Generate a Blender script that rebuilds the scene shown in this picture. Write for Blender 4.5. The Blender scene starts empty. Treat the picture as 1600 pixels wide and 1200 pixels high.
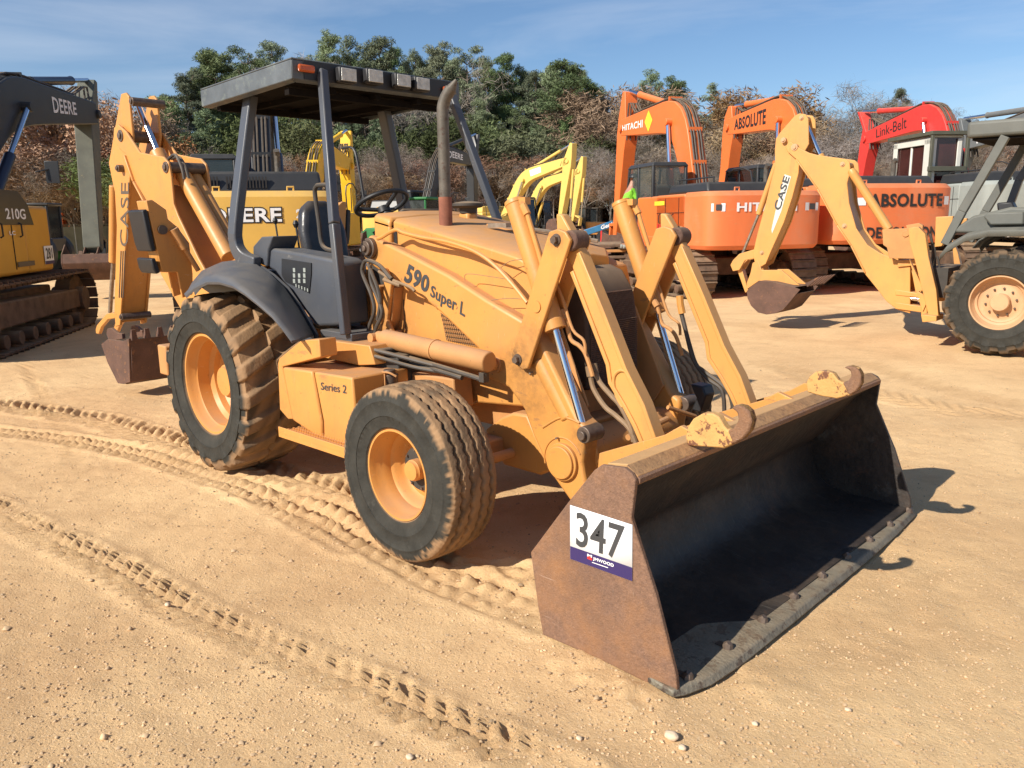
import bpy, math, random
import numpy as np
from mathutils import Vector, Matrix
random.seed(7); np.random.seed(7)
R = math.radians
C = bpy.context.scene.collection
SC = bpy.context.scene
# ---------------------------------------------------------------- camera
CAM = (5.232, -3.441, 1.668); YAW, PITCH, ROLL, FPX = 134.229, -11.419, -0.824, 1256.36
def cam_axes():
    y, t, r = R(YAW), R(PITCH), R(ROLL)
    f = Vector((math.cos(t)*math.cos(y), math.cos(t)*math.sin(y), math.sin(t)))
    rt = Vector((math.sin(y), -math.cos(y), 0)); up = rt.cross(f)
    return f, math.cos(r)*rt+math.sin(r)*up, -math.sin(r)*rt+math.cos(r)*up
FW, RT, UP = cam_axes()
cam = bpy.data.cameras.new('camera'); co = bpy.data.objects.new('camera', cam); C.objects.link(co)
m = Matrix((RT, UP, -FW)).transposed().to_4x4(); m.translation = CAM; co.matrix_world = m
cam.sensor_width = 36; cam.lens = 36*FPX/1600; cam.clip_end = 3000; cam.clip_start = 0.05
SC.camera = co
# ---------------------------------------------------------------- sky and sun
SUN = Vector((-0.20, -1.38, 1.0)).normalized()       # towards the sun
w = bpy.data.worlds.new('World'); SC.world = w; w.use_nodes = True
nt = w.node_tree; nt.nodes.clear()
def wn(t, **k):
    n = nt.nodes.new(t)
    for a, b in k.items(): setattr(n, a, b)
    return n
sky = wn('ShaderNodeTexSky', sky_type='NISHITA', sun_disc=False, sun_elevation=math.asin(SUN.z), sun_rotation=math.atan2(SUN.x, SUN.y))
sky.air_density = 1.0; sky.dust_density = 0.1; sky.ozone_density = 5.5
bg = wn('ShaderNodeBackground'); bg.inputs[1].default_value = 0.088
out = wn('ShaderNodeOutputWorld')
tc = wn('ShaderNodeTexCoord'); mp = wn('ShaderNodeMapping'); mp.inputs['Scale'].default_value = (1.2, 1.2, 7.5); mp.inputs['Rotation'].default_value = (0.12, 0.16, 0.5)
nz = wn('ShaderNodeTexNoise'); nz.inputs['Scale'].default_value = 1.7; nz.inputs['Detail'].default_value = 7; nz.inputs['Roughness'].default_value = 0.55; nz.inputs['Distortion'].default_value = 0.5
cr = wn('ShaderNodeValToRGB'); cr.color_ramp.elements[0].position = 0.46; cr.color_ramp.elements[0].color = (0, 0, 0, 1); cr.color_ramp.elements[1].position = 0.78; cr.color_ramp.elements[1].color = (.34, .34, .34, 1)
mx = wn('ShaderNodeMix', data_type='RGBA'); mx.inputs['B'].default_value = (7.5, 7.9, 8.6, 1)
L = nt.links.new
L(tc.outputs['Generated'], mp.inputs['Vector']); L(mp.outputs[0], nz.inputs['Vector']); L(nz.outputs['Fac'], cr.inputs[0])
L(cr.outputs[0], mx.inputs['Factor']); L(sky.outputs[0], mx.inputs['A']); L(mx.outputs['Result'], bg.inputs[0]); L(bg.outputs[0], out.inputs[0])
sl = bpy.data.lights.new('sun', 'SUN'); sl.energy = 5.0; sl.angle = R(0.5); sl.color = (1, .93, .82)
so = bpy.data.objects.new('sun', sl); C.objects.link(so); so.rotation_euler = SUN.to_track_quat('Z', 'Y').to_euler()
SC.view_settings.view_transform = 'Standard'; SC.view_settings.look = 'None'; SC.view_settings.exposure = 0.42; SC.view_settings.gamma = 1
# ---------------------------------------------------------------- survey helpers: a sight line met with a real plane
def ray(u, v):
    return Vector(CAM), FW+RT*((u-800)/FPX)-UP*((v-600)/FPX)
class Frame:
    """local frame of a machine standing at (x, y) on the yard with a heading"""
    def __init__(s, x, y, hd, z=0.0): s.o = Vector((x, y, z)); s.h = R(hd); s.c, s.s = math.cos(s.h), math.sin(s.h)
    def inv(s, p):
        d = p-s.o; return Vector((d.x*s.c+d.y*s.s, -d.x*s.s+d.y*s.c, d.z))
    def at(s, u, v, x=None, y=None, z=None):
        o, d = ray(u, v); o = s.inv(o); d = Vector((d.x*s.c+d.y*s.s, -d.x*s.s+d.y*s.c, d.z))
        t = (x-o.x)/d.x if x is not None else (y-o.y)/d.y if y is not None else (z-o.z)/d.z
        return o+d*t
    def xz(s, pts, y): return [(q.x, q.z) for q in (s.at(u, v, y=y) for u, v in pts)]
W0 = Frame(0, 0, 0)
def pt(x, y): return W0.at(x, y, z=0.0)
# ---------------------------------------------------------------- materials
def mat(name, base, rough=.5, metal=0., var=.12, scale=6., dust=0., dustcol=(.42, .29, .17), spots=None, spot_amt=.5, spot_scale=14., bump=.0, bscale=60., spec=.5, trans=0., alpha=1., streak=False, attr=None, attrcol=None, coat=0., scr=None, grease=None, soft=.05):
    m = bpy.data.materials.new(name); m.use_nodes = True; t = m.node_tree; b = t.nodes['Principled BSDF']; N = t.nodes.new; Lk = t.links.new
    b.inputs['Roughness'].default_value = rough; b.inputs['Metallic'].default_value = metal; b.inputs['Specular IOR Level'].default_value = spec
    if coat: b.inputs['Coat Weight'].default_value = coat
    tc = N('ShaderNodeTexCoord'); src = tc.outputs['Object']
    if streak:
        mp = N('ShaderNodeMapping'); mp.inputs['Scale'].default_value = (1, 1, .18); Lk(src, mp.inputs[0]); src = mp.outputs[0]
    n = N('ShaderNodeTexNoise'); n.inputs['Scale'].default_value = scale; n.inputs['Detail'].default_value = 6; n.inputs['Roughness'].default_value = .6; Lk(src, n.inputs['Vector'])
    r = N('ShaderNodeValToRGB'); r.color_ramp.elements[0].position = .3; r.color_ramp.elements[1].position = .7
    r.color_ramp.elements[0].color = tuple(c*(1-var) for c in base)+(1,); r.color_ramp.elements[1].color = tuple(min(1, c*(1+var)) for c in base)+(1,)
    Lk(n.outputs['Fac'], r.inputs[0]); col = r.outputs[0]
    def mix(fac, a, bc):
        x = N('ShaderNodeMix'); x.data_type = 'RGBA'; Lk(fac, x.inputs['Factor']); Lk(a, x.inputs['A'])
        if isinstance(bc, tuple): x.inputs['B'].default_value = bc+(1,)
        else: Lk(bc, x.inputs['B'])
        return x.outputs['Result']
    if spots:
        n2 = N('ShaderNodeTexNoise'); n2.inputs['Scale'].default_value = spot_scale; n2.inputs['Detail'].default_value = 9; n2.inputs['Roughness'].default_value = .72; Lk(tc.outputs['Object'], n2.inputs['Vector'])
        r2 = N('ShaderNodeValToRGB'); e = .70-.32*spot_amt; r2.color_ramp.elements[0].position = e; r2.color_ramp.elements[1].position = e+soft
        Lk(n2.outputs['Fac'], r2.inputs[0]); col = mix(r2.outputs[0], col, spots)
    if scr:                                          # dull grime clouds, then fine scratches in two directions
        for k_, (vec, sc_, lo, hi, c_, am) in enumerate(scr):
            mq = N('ShaderNodeMapping'); mq.inputs['Scale'].default_value = vec; mq.inputs['Rotation'].default_value = (.2*k_, .55+.9*k_, .3*k_); Lk(tc.outputs['Object'], mq.inputs[0]); nq = N('ShaderNodeTexNoise'); nq.inputs['Scale'].default_value = sc_; nq.inputs['Detail'].default_value = 7; nq.inputs['Roughness'].default_value = .65; Lk(mq.outputs[0], nq.inputs['Vector'])
            rq = N('ShaderNodeMapRange'); rq.inputs['From Min'].default_value = lo; rq.inputs['From Max'].default_value = hi; rq.inputs['To Max'].default_value = am; Lk(nq.outputs['Fac'], rq.inputs['Value']); col = mix(rq.outputs[0], col, c_)
    if grease:
        ng = N('ShaderNodeTexNoise'); ng.inputs['Scale'].default_value = 26; ng.inputs['Detail'].default_value = 8; ng.inputs['Roughness'].default_value = .7; Lk(tc.outputs['Object'], ng.inputs['Vector'])
        for (p_, rad_, am) in grease:
            vd = N('ShaderNodeVectorMath'); vd.operation = 'DISTANCE'; Lk(tc.outputs['Object'], vd.inputs[0]); vd.inputs[1].default_value = p_
            md = N('ShaderNodeMapRange'); md.inputs['From Min'].default_value = rad_*.35; md.inputs['From Max'].default_value = rad_; md.inputs['To Min'].default_value = 1; md.inputs['To Max'].default_value = 0; Lk(vd.outputs['Value'], md.inputs['Value'])
            ad_ = N('ShaderNodeMath'); ad_.operation = 'MULTIPLY_ADD'; Lk(ng.outputs['Fac'], ad_.inputs[0]); ad_.inputs[1].default_value = 2.2; ad_.inputs[2].default_value = -.65; ad_.use_clamp = True
            mu = N('ShaderNodeMath'); mu.operation = 'MULTIPLY'; Lk(md.outputs[0], mu.inputs[0]); Lk(ad_.outputs[0], mu.inputs[1]); m2_ = N('ShaderNodeMath'); m2_.operation = 'MULTIPLY'; Lk(mu.outputs[0], m2_.inputs[0]); m2_.inputs[1].default_value = am; col = mix(m2_.outputs[0], col, (.045, .032, .024))
    if attr:
        a = N('ShaderNodeAttribute'); a.attribute_name = attr; col = mix(a.outputs['Fac'], col, attrcol)
    if dust:
        g = N('ShaderNodeNewGeometry'); sp = N('ShaderNodeSeparateXYZ'); Lk(g.outputs['Normal'], sp.inputs[0])
        mr = N('ShaderNodeMapRange'); mr.inputs['From Min'].default_value = .35; mr.inputs['From Max'].default_value = .95; mr.inputs['To Max'].default_value = dust; mr.inputs['To Min'].default_value = dust*.1; Lk(sp.outputs['Z'], mr.inputs['Value'])
        n3 = N('ShaderNodeTexNoise'); n3.inputs['Scale'].default_value = 9; n3.inputs['Detail'].default_value = 8; Lk(tc.outputs['Object'], n3.inputs['Vector'])
        mr3 = N('ShaderNodeMapRange'); mr3.inputs['From Min'].default_value = .3; mr3.inputs['From Max'].default_value = .62; mr3.inputs['To Min'].default_value = .45; Lk(n3.outputs['Fac'], mr3.inputs['Value'])
        mm = N('ShaderNodeMath'); mm.operation = 'MULTIPLY'; Lk(mr.outputs[0], mm.inputs[0]); Lk(mr3.outputs[0], mm.inputs[1]); col = mix(mm.outputs[0], col, dustcol)
        rr = N('ShaderNodeMapRange'); rr.inputs['To Min'].default_value = rough; rr.inputs['To Max'].default_value = .95; Lk(mm.outputs[0], rr.inputs['Value']); Lk(rr.outputs[0], b.inputs['Roughness'])
    Lk(col, b.inputs['Base Color'])
    if bump:
        nb = N('ShaderNodeTexNoise'); nb.inputs['Scale'].default_value = bscale; nb.inputs['Detail'].default_value = 6; Lk(tc.outputs['Object'], nb.inputs['Vector'])
        bp = N('ShaderNodeBump'); bp.inputs['Strength'].default_value = bump; bp.inputs['Distance'].default_value = .01; Lk(nb.outputs['Fac'], bp.inputs['Height']); Lk(bp.outputs[0], b.inputs['Normal'])
    if trans: b.inputs['Transmission Weight'].default_value = trans
    if alpha < 1: b.inputs['Alpha'].default_value = alpha
    return m
DUST = (.40, .27, .16)
M = {}
GR = [((2.42, -.5, .98), .13, .9), ((2.47, -.47, .80), .22, .55), ((2.69, -.5, 1.58), .09, .6), ((2.30, -.5, .93), .12, .5), ((2.85, -.45, .62), .16, .7), ((1.19, -.5, 1.53), .12, .6), ((2.52, -.47, 1.12), .14, .5), ((1.30, -.5, 1.05), .25, .4), ((.86, -.98, .50), .3, .3), ((2.1, -.42, .68), .25, .3)]
GRIME = [((1, 1, 1), 1.6, .48, .75, (.44, .21, .085), .5), ((1, 1, .25), 7, .56, .72, (.36, .17, .07), .35), ((1, 26, 3), 5, .635, .68, (.30, .15, .07), .6), ((22, 1, 2), 6, .65, .69, (.66, .48, .30), .5), ((1, 1, 1), 34, .66, .70, (.20, .085, .035), .65)]
M['tan'] = mat('tan_paint', (.62, .278, .062), .42, var=.07, scale=3, dust=.85, dustcol=(.43, .235, .115), spots=(.22, .09, .035), spot_amt=.17, spot_scale=22, bump=.1, bscale=18, scr=GRIME, grease=GR)
M['tan2'] = mat('tan_paint_clean', (.62, .302, .078), .42, var=.06, scale=3, dust=.5, dustcol=(.5, .33, .18), spots=(.3, .14, .05), spot_amt=.14, spot_scale=20, bump=.06, scr=GRIME[:2]+[((1, 26, 3), 4, .66, .70, (.30, .16, .08), .5)])
M['tandust'] = mat('tan_paint_dusty', (.50, .235, .075), .7, var=.12, scale=5, dust=.8, dustcol=(.40, .24, .14), spots=(.16, .06, .03), spot_amt=.2, spot_scale=20, bump=.1)
M['tanrust'] = mat('tan_paint_rusted', (.58, .32, .10), .7, var=.15, scale=7, dust=.3, spots=(.16, .06, .028), spot_amt=.5, spot_scale=22, bump=.3, bscale=70)
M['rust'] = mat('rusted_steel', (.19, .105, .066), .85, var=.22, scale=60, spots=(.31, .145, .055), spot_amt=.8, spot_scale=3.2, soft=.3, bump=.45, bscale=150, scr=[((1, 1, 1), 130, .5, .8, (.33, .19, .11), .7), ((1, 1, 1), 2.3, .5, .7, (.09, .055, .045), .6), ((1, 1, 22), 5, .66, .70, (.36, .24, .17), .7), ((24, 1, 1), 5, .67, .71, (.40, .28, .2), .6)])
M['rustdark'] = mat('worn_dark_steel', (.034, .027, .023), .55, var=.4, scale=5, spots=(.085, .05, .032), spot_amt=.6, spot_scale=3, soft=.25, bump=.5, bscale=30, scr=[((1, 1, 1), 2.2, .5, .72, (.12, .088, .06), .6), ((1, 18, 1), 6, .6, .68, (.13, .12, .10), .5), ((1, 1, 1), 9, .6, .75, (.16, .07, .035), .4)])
M['rustbrown'] = mat('rusted_brown', (.10, .05, .035), .8, var=.3, scale=5, spots=(.2, .09, .04), spot_amt=.35, bump=.4, dust=.3)
M['guardbrown'] = mat('guard_plate', (.055, .035, .026), .75, var=.3, dust=.5)
M['tanbeam'] = mat('dusty_beam_paint', (.52, .30, .12), .75, var=.12, scale=8, dust=.35, dustcol=(.45, .29, .16), spots=(.16, .07, .035), spot_amt=.12, spot_scale=30, bump=.15)
M['slope'] = mat('rusty_slope_paint', (.34, .18, .075), .8, var=.25, scale=30, dust=.2, spots=(.15, .07, .035), spot_amt=.62, spot_scale=45, soft=.2, bump=.3, bscale=70)
M['edge'] = mat('worn_edge_steel', (.19, .175, .135), .6, metal=.25, var=.3, scale=14, spots=(.07, .055, .045), spot_amt=.5, spot_scale=18, bump=.5, bscale=70, dust=.35)
M['grey'] = mat('slate_grey_paint', (.066, .073, .088), .36, var=.1, scale=4, dust=.45, dustcol=(.2, .17, .13), bump=.05, spots=(.12, .1, .08), spot_amt=.2, scr=[((1, 1, 1), 2.2, .45, .75, (.10, .095, .09), .6), ((1, 20, 2), 5, .65, .7, (.2, .19, .18), .5)])
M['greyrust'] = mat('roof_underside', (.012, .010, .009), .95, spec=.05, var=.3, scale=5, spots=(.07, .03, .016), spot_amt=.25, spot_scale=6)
M['grey2'] = mat('faded_grey_paint', (.105, .108, .095), .55, var=.12, scale=4, dust=.35, dustcol=(.3, .27, .2), bump=.05)
M['black'] = mat('black_plastic', (.018, .018, .02), .5, var=.2)
M['blackdust'] = mat('dusty_black', (.03, .028, .026), .7, var=.3, dust=.5)
M['seat'] = mat('black_vinyl', (.03, .03, .034), .33, var=.3, scale=9, bump=.5, bscale=14, dust=.25, dustcol=(.2, .15, .11))
M['chrome'] = mat('chrome_rod', (.72, .75, .8), .13, metal=1., var=.05)
M['steel'] = mat('dull_steel', (.32, .26, .2), .5, metal=.7, var=.3, scale=20, dust=.3)
M['bolt'] = mat('greasy_bolt', (.14, .10, .075), .5, metal=.4, var=.3, scale=30)
M['rubber'] = mat('tyre_rubber', (.040, .038, .032), .85, spec=.2, var=.25, scale=9, attr='dust', attrcol=(.33, .20, .105), spots=(.075, .07, .058), spot_amt=.4, spot_scale=16, soft=.2, bump=.35, bscale=60)
M['hose'] = mat('rubber_hose', (.05, .042, .035), .6, var=.3, scale=12, dust=.5)
M['hosetan'] = mat('dusty_hose', (.22, .14, .075), .65, var=.25, scale=14, dust=.5)
M['exh'] = mat('exhaust_steel', (.12, .105, .085), .6, metal=.3, var=.3, scale=16, spots=(.09, .06, .045), spot_amt=.45, spot_scale=30)
M['exhrust'] = mat('exhaust_rust', (.23, .085, .05), .85, var=.3, scale=12)
M['lens'] = mat('lamp_lens', (.50, .50, .46), .15, var=.25, scale=30, bump=.3, bscale=90)
M['amber'] = mat('amber_lens', (.45, .09, .02), .25, var=.2)
M['white'] = mat('white_decal', (.80, .80, .80), .5, var=.02)
M['purple'] = mat('sign_band', (.035, .022, .11), .5, var=.05)
M['red'] = mat('red_mark', (.6, .03, .03), .5)
M['charcoal'] = mat('charcoal_lettering', (.05, .052, .055), .5, var=.05)
M['brownletter'] = mat('brown_lettering', (.11, .085, .065), .5, var=.1)
M['letterblack'] = mat('black_lettering', (.02, .018, .018), .5)
M['glass'] = mat('cab_glass', (.10, .12, .12), .06, var=.05, alpha=.32, spec=.8)
M['glassdark'] = mat('dark_cab_glass', (.022, .026, .028), .07, var=.1, alpha=.86, spec=.8)
M['glassred'] = mat('tinted_cab_glass', (.06, .02, .018), .1, var=.3, scale=2, alpha=.9, spec=.8)
M['deeryel'] = mat('yellow_paint', (.72, .43, .085), .4, var=.05, scale=2, dust=.5, spots=(.3, .2, .08), spot_amt=.05, bump=.03)
M['deeryel2'] = mat('deep_yellow_paint', (.62, .30, .03), .42, var=.06, scale=2, dust=.5)
M['deerblk'] = mat('black_paint', (.024, .025, .027), .4, var=.15, scale=3, dust=.35, dustcol=(.16, .14, .11))
M['bluechrome'] = mat('blue_black_cylinder', (.02, .024, .045), .3, var=.1, spec=.6)
M['rimtan'] = mat('faded_rim_paint', (.56, .33, .17), .6, var=.12, scale=6, dust=.3, scr=GRIME[:2])
M['stickgrey'] = mat('worn_stick_paint', (.11, .115, .09), .6, var=.2, scale=3, spots=(.2, .17, .1), spot_amt=.3)
M['orange'] = mat('orange_paint', (.74, .16, .03), .42, var=.06, scale=2, dust=.55, spots=(.4, .16, .06), spot_amt=.06, bump=.03)
M['orangefade'] = mat('faded_orange_paint', (.74, .175, .05), .5, var=.1, scale=1.5, dust=.5, streak=True, scr=[((1, 1, 1), .9, .5, .75, (.62, .27, .15), .6), ((1, 1, 8), 2.5, .6, .72, (.50, .27, .12), .45), ((1, 1, .2), 12, .66, .72, (.3, .12, .05), .4)])
M['redpaint'] = mat('red_paint', (.62, .035, .03), .45, var=.08, scale=3, dust=.4)
M['paleyel'] = mat('pale_yellow_paint', (.72, .50, .12), .5, var=.06, scale=3, dust=.4)
M['brightyel'] = mat('bright_yellow_paint', (.85, .50, .02), .45, var=.05, scale=3)
M['volvogrey'] = mat('blue_grey_paint', (.12, .135, .14), .5, var=.1, scale=3, dust=.3)
M['offwhite'] = mat('off_white_paint', (.62, .62, .56), .5, var=.08, scale=2, dust=.4, spots=(.3, .22, .14), spot_amt=.1)
M['cabolive'] = mat('olive_guard_paint', (.085, .085, .06), .55, var=.15, scale=4)
M['cabgrey'] = mat('light_grey_paint', (.30, .32, .29), .55, var=.08, scale=3)
M['trackshoe'] = mat('track_steel', (.12, .075, .05), .75, var=.35, scale=9, dust=.7, dustcol=(.42, .29, .17), bump=.3)
M['trackdark'] = mat('muddy_track_frame', (.11, .06, .036), .85, var=.5, scale=5, dust=.55)
M['yellabel'] = mat('yellow_label', (.85, .65, .04), .5)
M['green'] = mat('green_paint', (.02, .16, .04), .5, var=.2)
M['hivis'] = mat('hi_vis_fabric', (.22, .62, .04), .7, var=.15, bump=.4, bscale=30)
M['trousers'] = mat('brown_work_trousers', (.10, .062, .052), .85, var=.25, scale=9, bump=.6, bscale=22)
M['skin'] = mat('skin', (.42, .22, .15), .55, var=.08)
M['blue'] = mat('blue_boom_paint', (.03, .16, .32), .5, var=.15)
# ---------------------------------------------------------------- mesh builder
class MB:
    def __init__(s): s.v = []; s.f = []; s.mi = []; s.cm = 0
    def add(s, vs, fs):
        o = len(s.v); s.v += [tuple(p) for p in vs]; s.f += [tuple(i+o for i in f) for f in fs]; s.mi += [s.cm]*len(fs); return s
    def mat(s, i): s.cm = i; return s
    def loft(s, A, B, capa=True, capb=True):
        n = len(A); fs = [(i, (i+1) % n, n+(i+1) % n, n+i) for i in range(n)]
        if capa: fs.append(tuple(range(n))[::-1])
        if capb: fs.append(tuple(range(n, 2*n)))
        return s.add(list(A)+list(B), fs)
    def prism(s, pts, y0, y1):                       # (x, z) outline extruded along y
        a = sum(pts[i][0]*pts[(i+1) % len(pts)][1]-pts[(i+1) % len(pts)][0]*pts[i][1] for i in range(len(pts)))
        if a < 0: pts = pts[::-1]
        if y0 > y1: y0, y1 = y1, y0
        return s.loft([(x, y1, z) for x, z in pts][::-1], [(x, y0, z) for x, z in pts][::-1]) if 0 else s.loft([(x, y0, z) for x, z in pts][::-1], [(x, y1, z) for x, z in pts][::-1])
    def prismz(s, pts, z0, z1):
        a = sum(pts[i][0]*pts[(i+1) % len(pts)][1]-pts[(i+1) % len(pts)][0]*pts[i][1] for i in range(len(pts)))
        if a < 0: pts = pts[::-1]
        return s.loft([(x, y, z0) for x, y in pts], [(x, y, z1) for x, y in pts])
    def box(s, c, d, rot=None):
        hx, hy, hz = d[0]/2, d[1]/2, d[2]/2
        P = [Vector((x*hx, y*hy, z*hz)) for z in (-1, 1) for x, y in ((-1, -1), (1, -1), (1, 1), (-1, 1))]
        if rot is not None: P = [rot @ p for p in P]
        c = Vector(c); P = [p+c for p in P]; return s.loft(P[:4], P[4:])
    def bb(s, x0, x1, y0, y1, z0, z1): return s.box(((x0+x1)/2, (y0+y1)/2, (z0+z1)/2), (abs(x1-x0), abs(y1-y0), abs(z1-z0)))
    def beam(s, p, q, wy, wz, up=(0, 0, 1)):
        p, q = Vector(p), Vector(q); d = (q-p).normalized(); a = Vector(up); b = d.cross(a).normalized(); a = b.cross(d)
        o = [(-1, -1), (1, -1), (1, 1), (-1, 1)]
        return s.loft([p+b*(x*wy/2)+a*(y*wz/2) for x, y in o], [q+b*(x*wy/2)+a*(y*wz/2) for x, y in o])
    def tube(s, pts, r, n=10, cap=True, smooth=0):
        P = [Vector(p) for p in pts]
        if smooth:
            Q = []
            for i in range(len(P)-1):
                a, b, c_, d = P[max(i-1, 0)], P[i], P[i+1], P[min(i+2, len(P)-1)]
                for k in range(smooth):
                    t = k/smooth; Q.append(.5*((2*b)+(c_-a)*t+(2*a-5*b+4*c_-d)*t*t+(3*b-a-3*c_+d)*t**3))
            P = Q+[P[-1]]
        rr = r if isinstance(r, (list, tuple)) else [r]*len(P)
        if len(rr) != len(P): rr = list(np.interp(np.linspace(0, 1, len(P)), np.linspace(0, 1, len(rr)), rr))
        d0 = (P[1]-P[0]).normalized(); u = d0.orthogonal().normalized(); vs = []
        for i, p in enumerate(P):
            d = ((P[min(i+1, len(P)-1)]-P[max(i-1, 0)])).normalized(); u = (u-d*u.dot(d)).normalized(); w_ = d.cross(u)
            vs += [p+(u*math.cos(2*math.pi*k/n)+w_*math.sin(2*math.pi*k/n))*rr[i] for k in range(n)]
        fs = [(i*n+k, i*n+(k+1) % n, (i+1)*n+(k+1) % n, (i+1)*n+k) for i in range(len(P)-1) for k in range(n)]
        if cap: fs += [tuple(range(n))[::-1], tuple((len(P)-1)*n+k for k in range(n))]
        return s.add(vs, fs)
    def cyl(s, p, q, r, r2=None, n=24): return s.tube([p, q], [r, r if r2 is None else r2], n)
    def ycyl(s, x, z, y0, y1, r, n=24): return s.cyl((x, y0, z), (x, y1, z), r, n=n)
    def lathe(s, prof, c=(0, 0, 0), ax='y', n=48, sgn=1):   # prof: (radius, offset along axis)
        vs = []
        for k in range(n):
            a = 2*math.pi*k/n; ca, sa = math.cos(a), math.sin(a)
            for r_, t in prof:
                vs.append((c[0]+r_*ca, c[1]+t*sgn, c[2]+r_*sa) if ax == 'y' else (c[0]+r_*ca, c[1]+r_*sa, c[2]+t))
        m_ = len(prof); fs = [(k*m_+i, k*m_+i+1, ((k+1) % n)*m_+i+1, ((k+1) % n)*m_+i) for k in range(n) for i in range(m_-1)]
        return s.add(vs, fs)
    def strip(s, pts, w, y0, y1):                     # (x, z) polyline band of width w, extruded along y
        L, Rr = [], []
        for i, p in enumerate(pts):
            a, b = Vector(pts[max(i-1, 0)]), Vector(pts[min(i+1, len(pts)-1)]); d = (b-a).normalized(); n = Vector((-d.y, d.x))*w/2; L.append(tuple(Vector(p)+n)); Rr.append(tuple(Vector(p)-n))
        return s.prism(L+Rr[::-1], y0, y1)
    def bolt(s, x, z, y, r=.02, h=.015, d=-1):       # hex head on a side plate
        s.cyl((x, y, z), (x, y+d*.006, z), r*1.45, n=16); return s.cyl((x, y, z), (x, y+d*(h+.006), z), r, n=6)
    def build(s, name, m_, parent=None, bevel=0., sm=35, seg=2):
        me = bpy.data.meshes.new(name); me.from_pydata(s.v, [], s.f)
        ms = m_ if isinstance(m_, (list, tuple)) else [m_]
        for q in ms: me.materials.append(M[q] if isinstance(q, str) else q)
        if len(ms) > 1: me.polygons.foreach_set('material_index', s.mi)
        import bmesh
        b = bmesh.new(); b.from_mesh(me); bmesh.ops.recalc_face_normals(b, faces=b.faces); b.to_mesh(me); b.free()
        me.polygons.foreach_set('use_smooth', [True]*len(me.polygons)); me.set_sharp_from_angle(angle=R(sm)); me.update()
        o = bpy.data.objects.new(name, me); C.objects.link(o)
        if parent: o.parent = parent
        if bevel:
            bv = o.modifiers.new('bevel', 'BEVEL'); bv.width = bevel; bv.segments = seg; bv.limit_method = 'ANGLE'; bv.angle_limit = R(38); bv.harden_normals = False
        return o
def tag(o, label=None, cat=None, group=None, kind=None):
    for k, v in (('label', label), ('category', cat), ('group', group), ('kind', kind)):
        if v: o[k] = v
    return o
def empty(name, loc=(0, 0, 0), rz=0):
    o = bpy.data.objects.new(name, None); C.objects.link(o); o.location = loc; o.rotation_euler = (0, 0, rz); o.empty_display_size = .3; return o
def root_at(name, fr): return empty(name, fr.o, fr.h)
def copy_tree(o, parent=None):
    c = o.copy(); C.objects.link(c)
    if parent: c.parent = parent
    for ch in [x for x in o.children]: copy_tree(ch, c)
    return c
def tubes(name, m_, parent, lines, r, smooth=5, n=8):
    out = []
    for l in lines:
        mb = MB(); mb.tube(l, r, n, smooth=smooth); out.append(mb.build(name, m_, parent))
    return out
def lerp(a, b, t): return a+(b-a)*t
def glyphs(s, bold=0., res=3):
    cu = bpy.data.curves.new('t', 'FONT'); cu.body = s; cu.offset = bold; cu.extrude = .0; cu.resolution_u = res; cu.space_character = 1.0+bold*2
    o = bpy.data.objects.new('t', cu); C.objects.link(o); bpy.context.view_layer.update()
    me = bpy.data.meshes.new_from_object(o.evaluated_get(bpy.context.evaluated_depsgraph_get()))
    v = [tuple(p.co) for p in me.vertices]; f = [tuple(p.vertices) for p in me.polygons]
    bpy.data.objects.remove(o); bpy.data.curves.remove(cu); bpy.data.meshes.remove(me)
    return v, f
def lettering(s, fn, m_, parent, bold=0., name='lettering', box=None, h=.004):
    """text laid on a surface: fn(s, t) gives point for s,t in 0..1"""
    v, f = glyphs(s, bold); xs = [p[0] for p in v]; ys = [p[1] for p in v]
    x0, x1, y0, y1 = box or (min(xs), max(xs), min(ys), max(ys))
    P = [Vector(fn((p[0]-x0)/(x1-x0), (p[1]-y0)/(y1-y0))) for p in v]
    mb = MB(); mb.add(P, f); o = mb.build(name, m_, parent)
    return o
def quad(tl, tr, br, bl, n=(0, 0, 0), h=.004):
    tl, tr, br, bl, n = map(Vector, (tl, tr, br, bl, n)); n = n*h
    return lambda s, t: (bl*(1-s)+br*s)*(1-t)+(tl*(1-s)+tr*s)*t+n
# ================================================================ the yard
def vnoise(x, y, cell, seed):
    rs = np.random.RandomState(seed); G = rs.rand(512, 512); x = x/cell; y = y/cell
    xi = np.floor(x).astype(int); yi = np.floor(y).astype(int); fx = x-xi; fy = y-yi; fx = fx*fx*(3-2*fx); fy = fy*fy*(3-2*fy)
    g = lambda a, b: G[a % 512, b % 512]
    return (g(xi, yi)*(1-fx)+g(xi+1, yi)*fx)*(1-fy)+(g(xi, yi+1)*(1-fx)+g(xi+1, yi+1)*fx)*fy-.5
def axis(lo, hi, step, far, g=1.14):
    c = list(np.arange(lo, hi, step)); d = step; a = hi; up = []
    while a < far: up.append(a); d *= g; a += d
    d = step; a = lo-step; dn = []
    while a > -far: dn.append(a); d *= g; a -= d
    return np.array(dn[::-1]+c+up)
gx = axis(-4.2, 6.4, .022, 900); gy = axis(-3.4, 4.4, .022, 900)
X, Y = np.meshgrid(gx, gy, indexing='ij')
near = np.clip(1-(np.hypot(X-2, Y)-9)/10, 0, 1)
H = near*(vnoise(X, Y, 1.1, 1)*.022+vnoise(X, Y, .31, 2)*.008+vnoise(X, Y, .11, 3)*.005+vnoise(X, Y, .047, 4)*.005)
H += near*vnoise(X*.96+Y*.28, Y*.96-X*.28, .23, 9)*.004
H += (1-near)*vnoise(X, Y, 4.2, 6)*.05*np.clip(1-np.hypot(X, Y)/60, 0, 1)
T = np.zeros_like(X)
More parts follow.
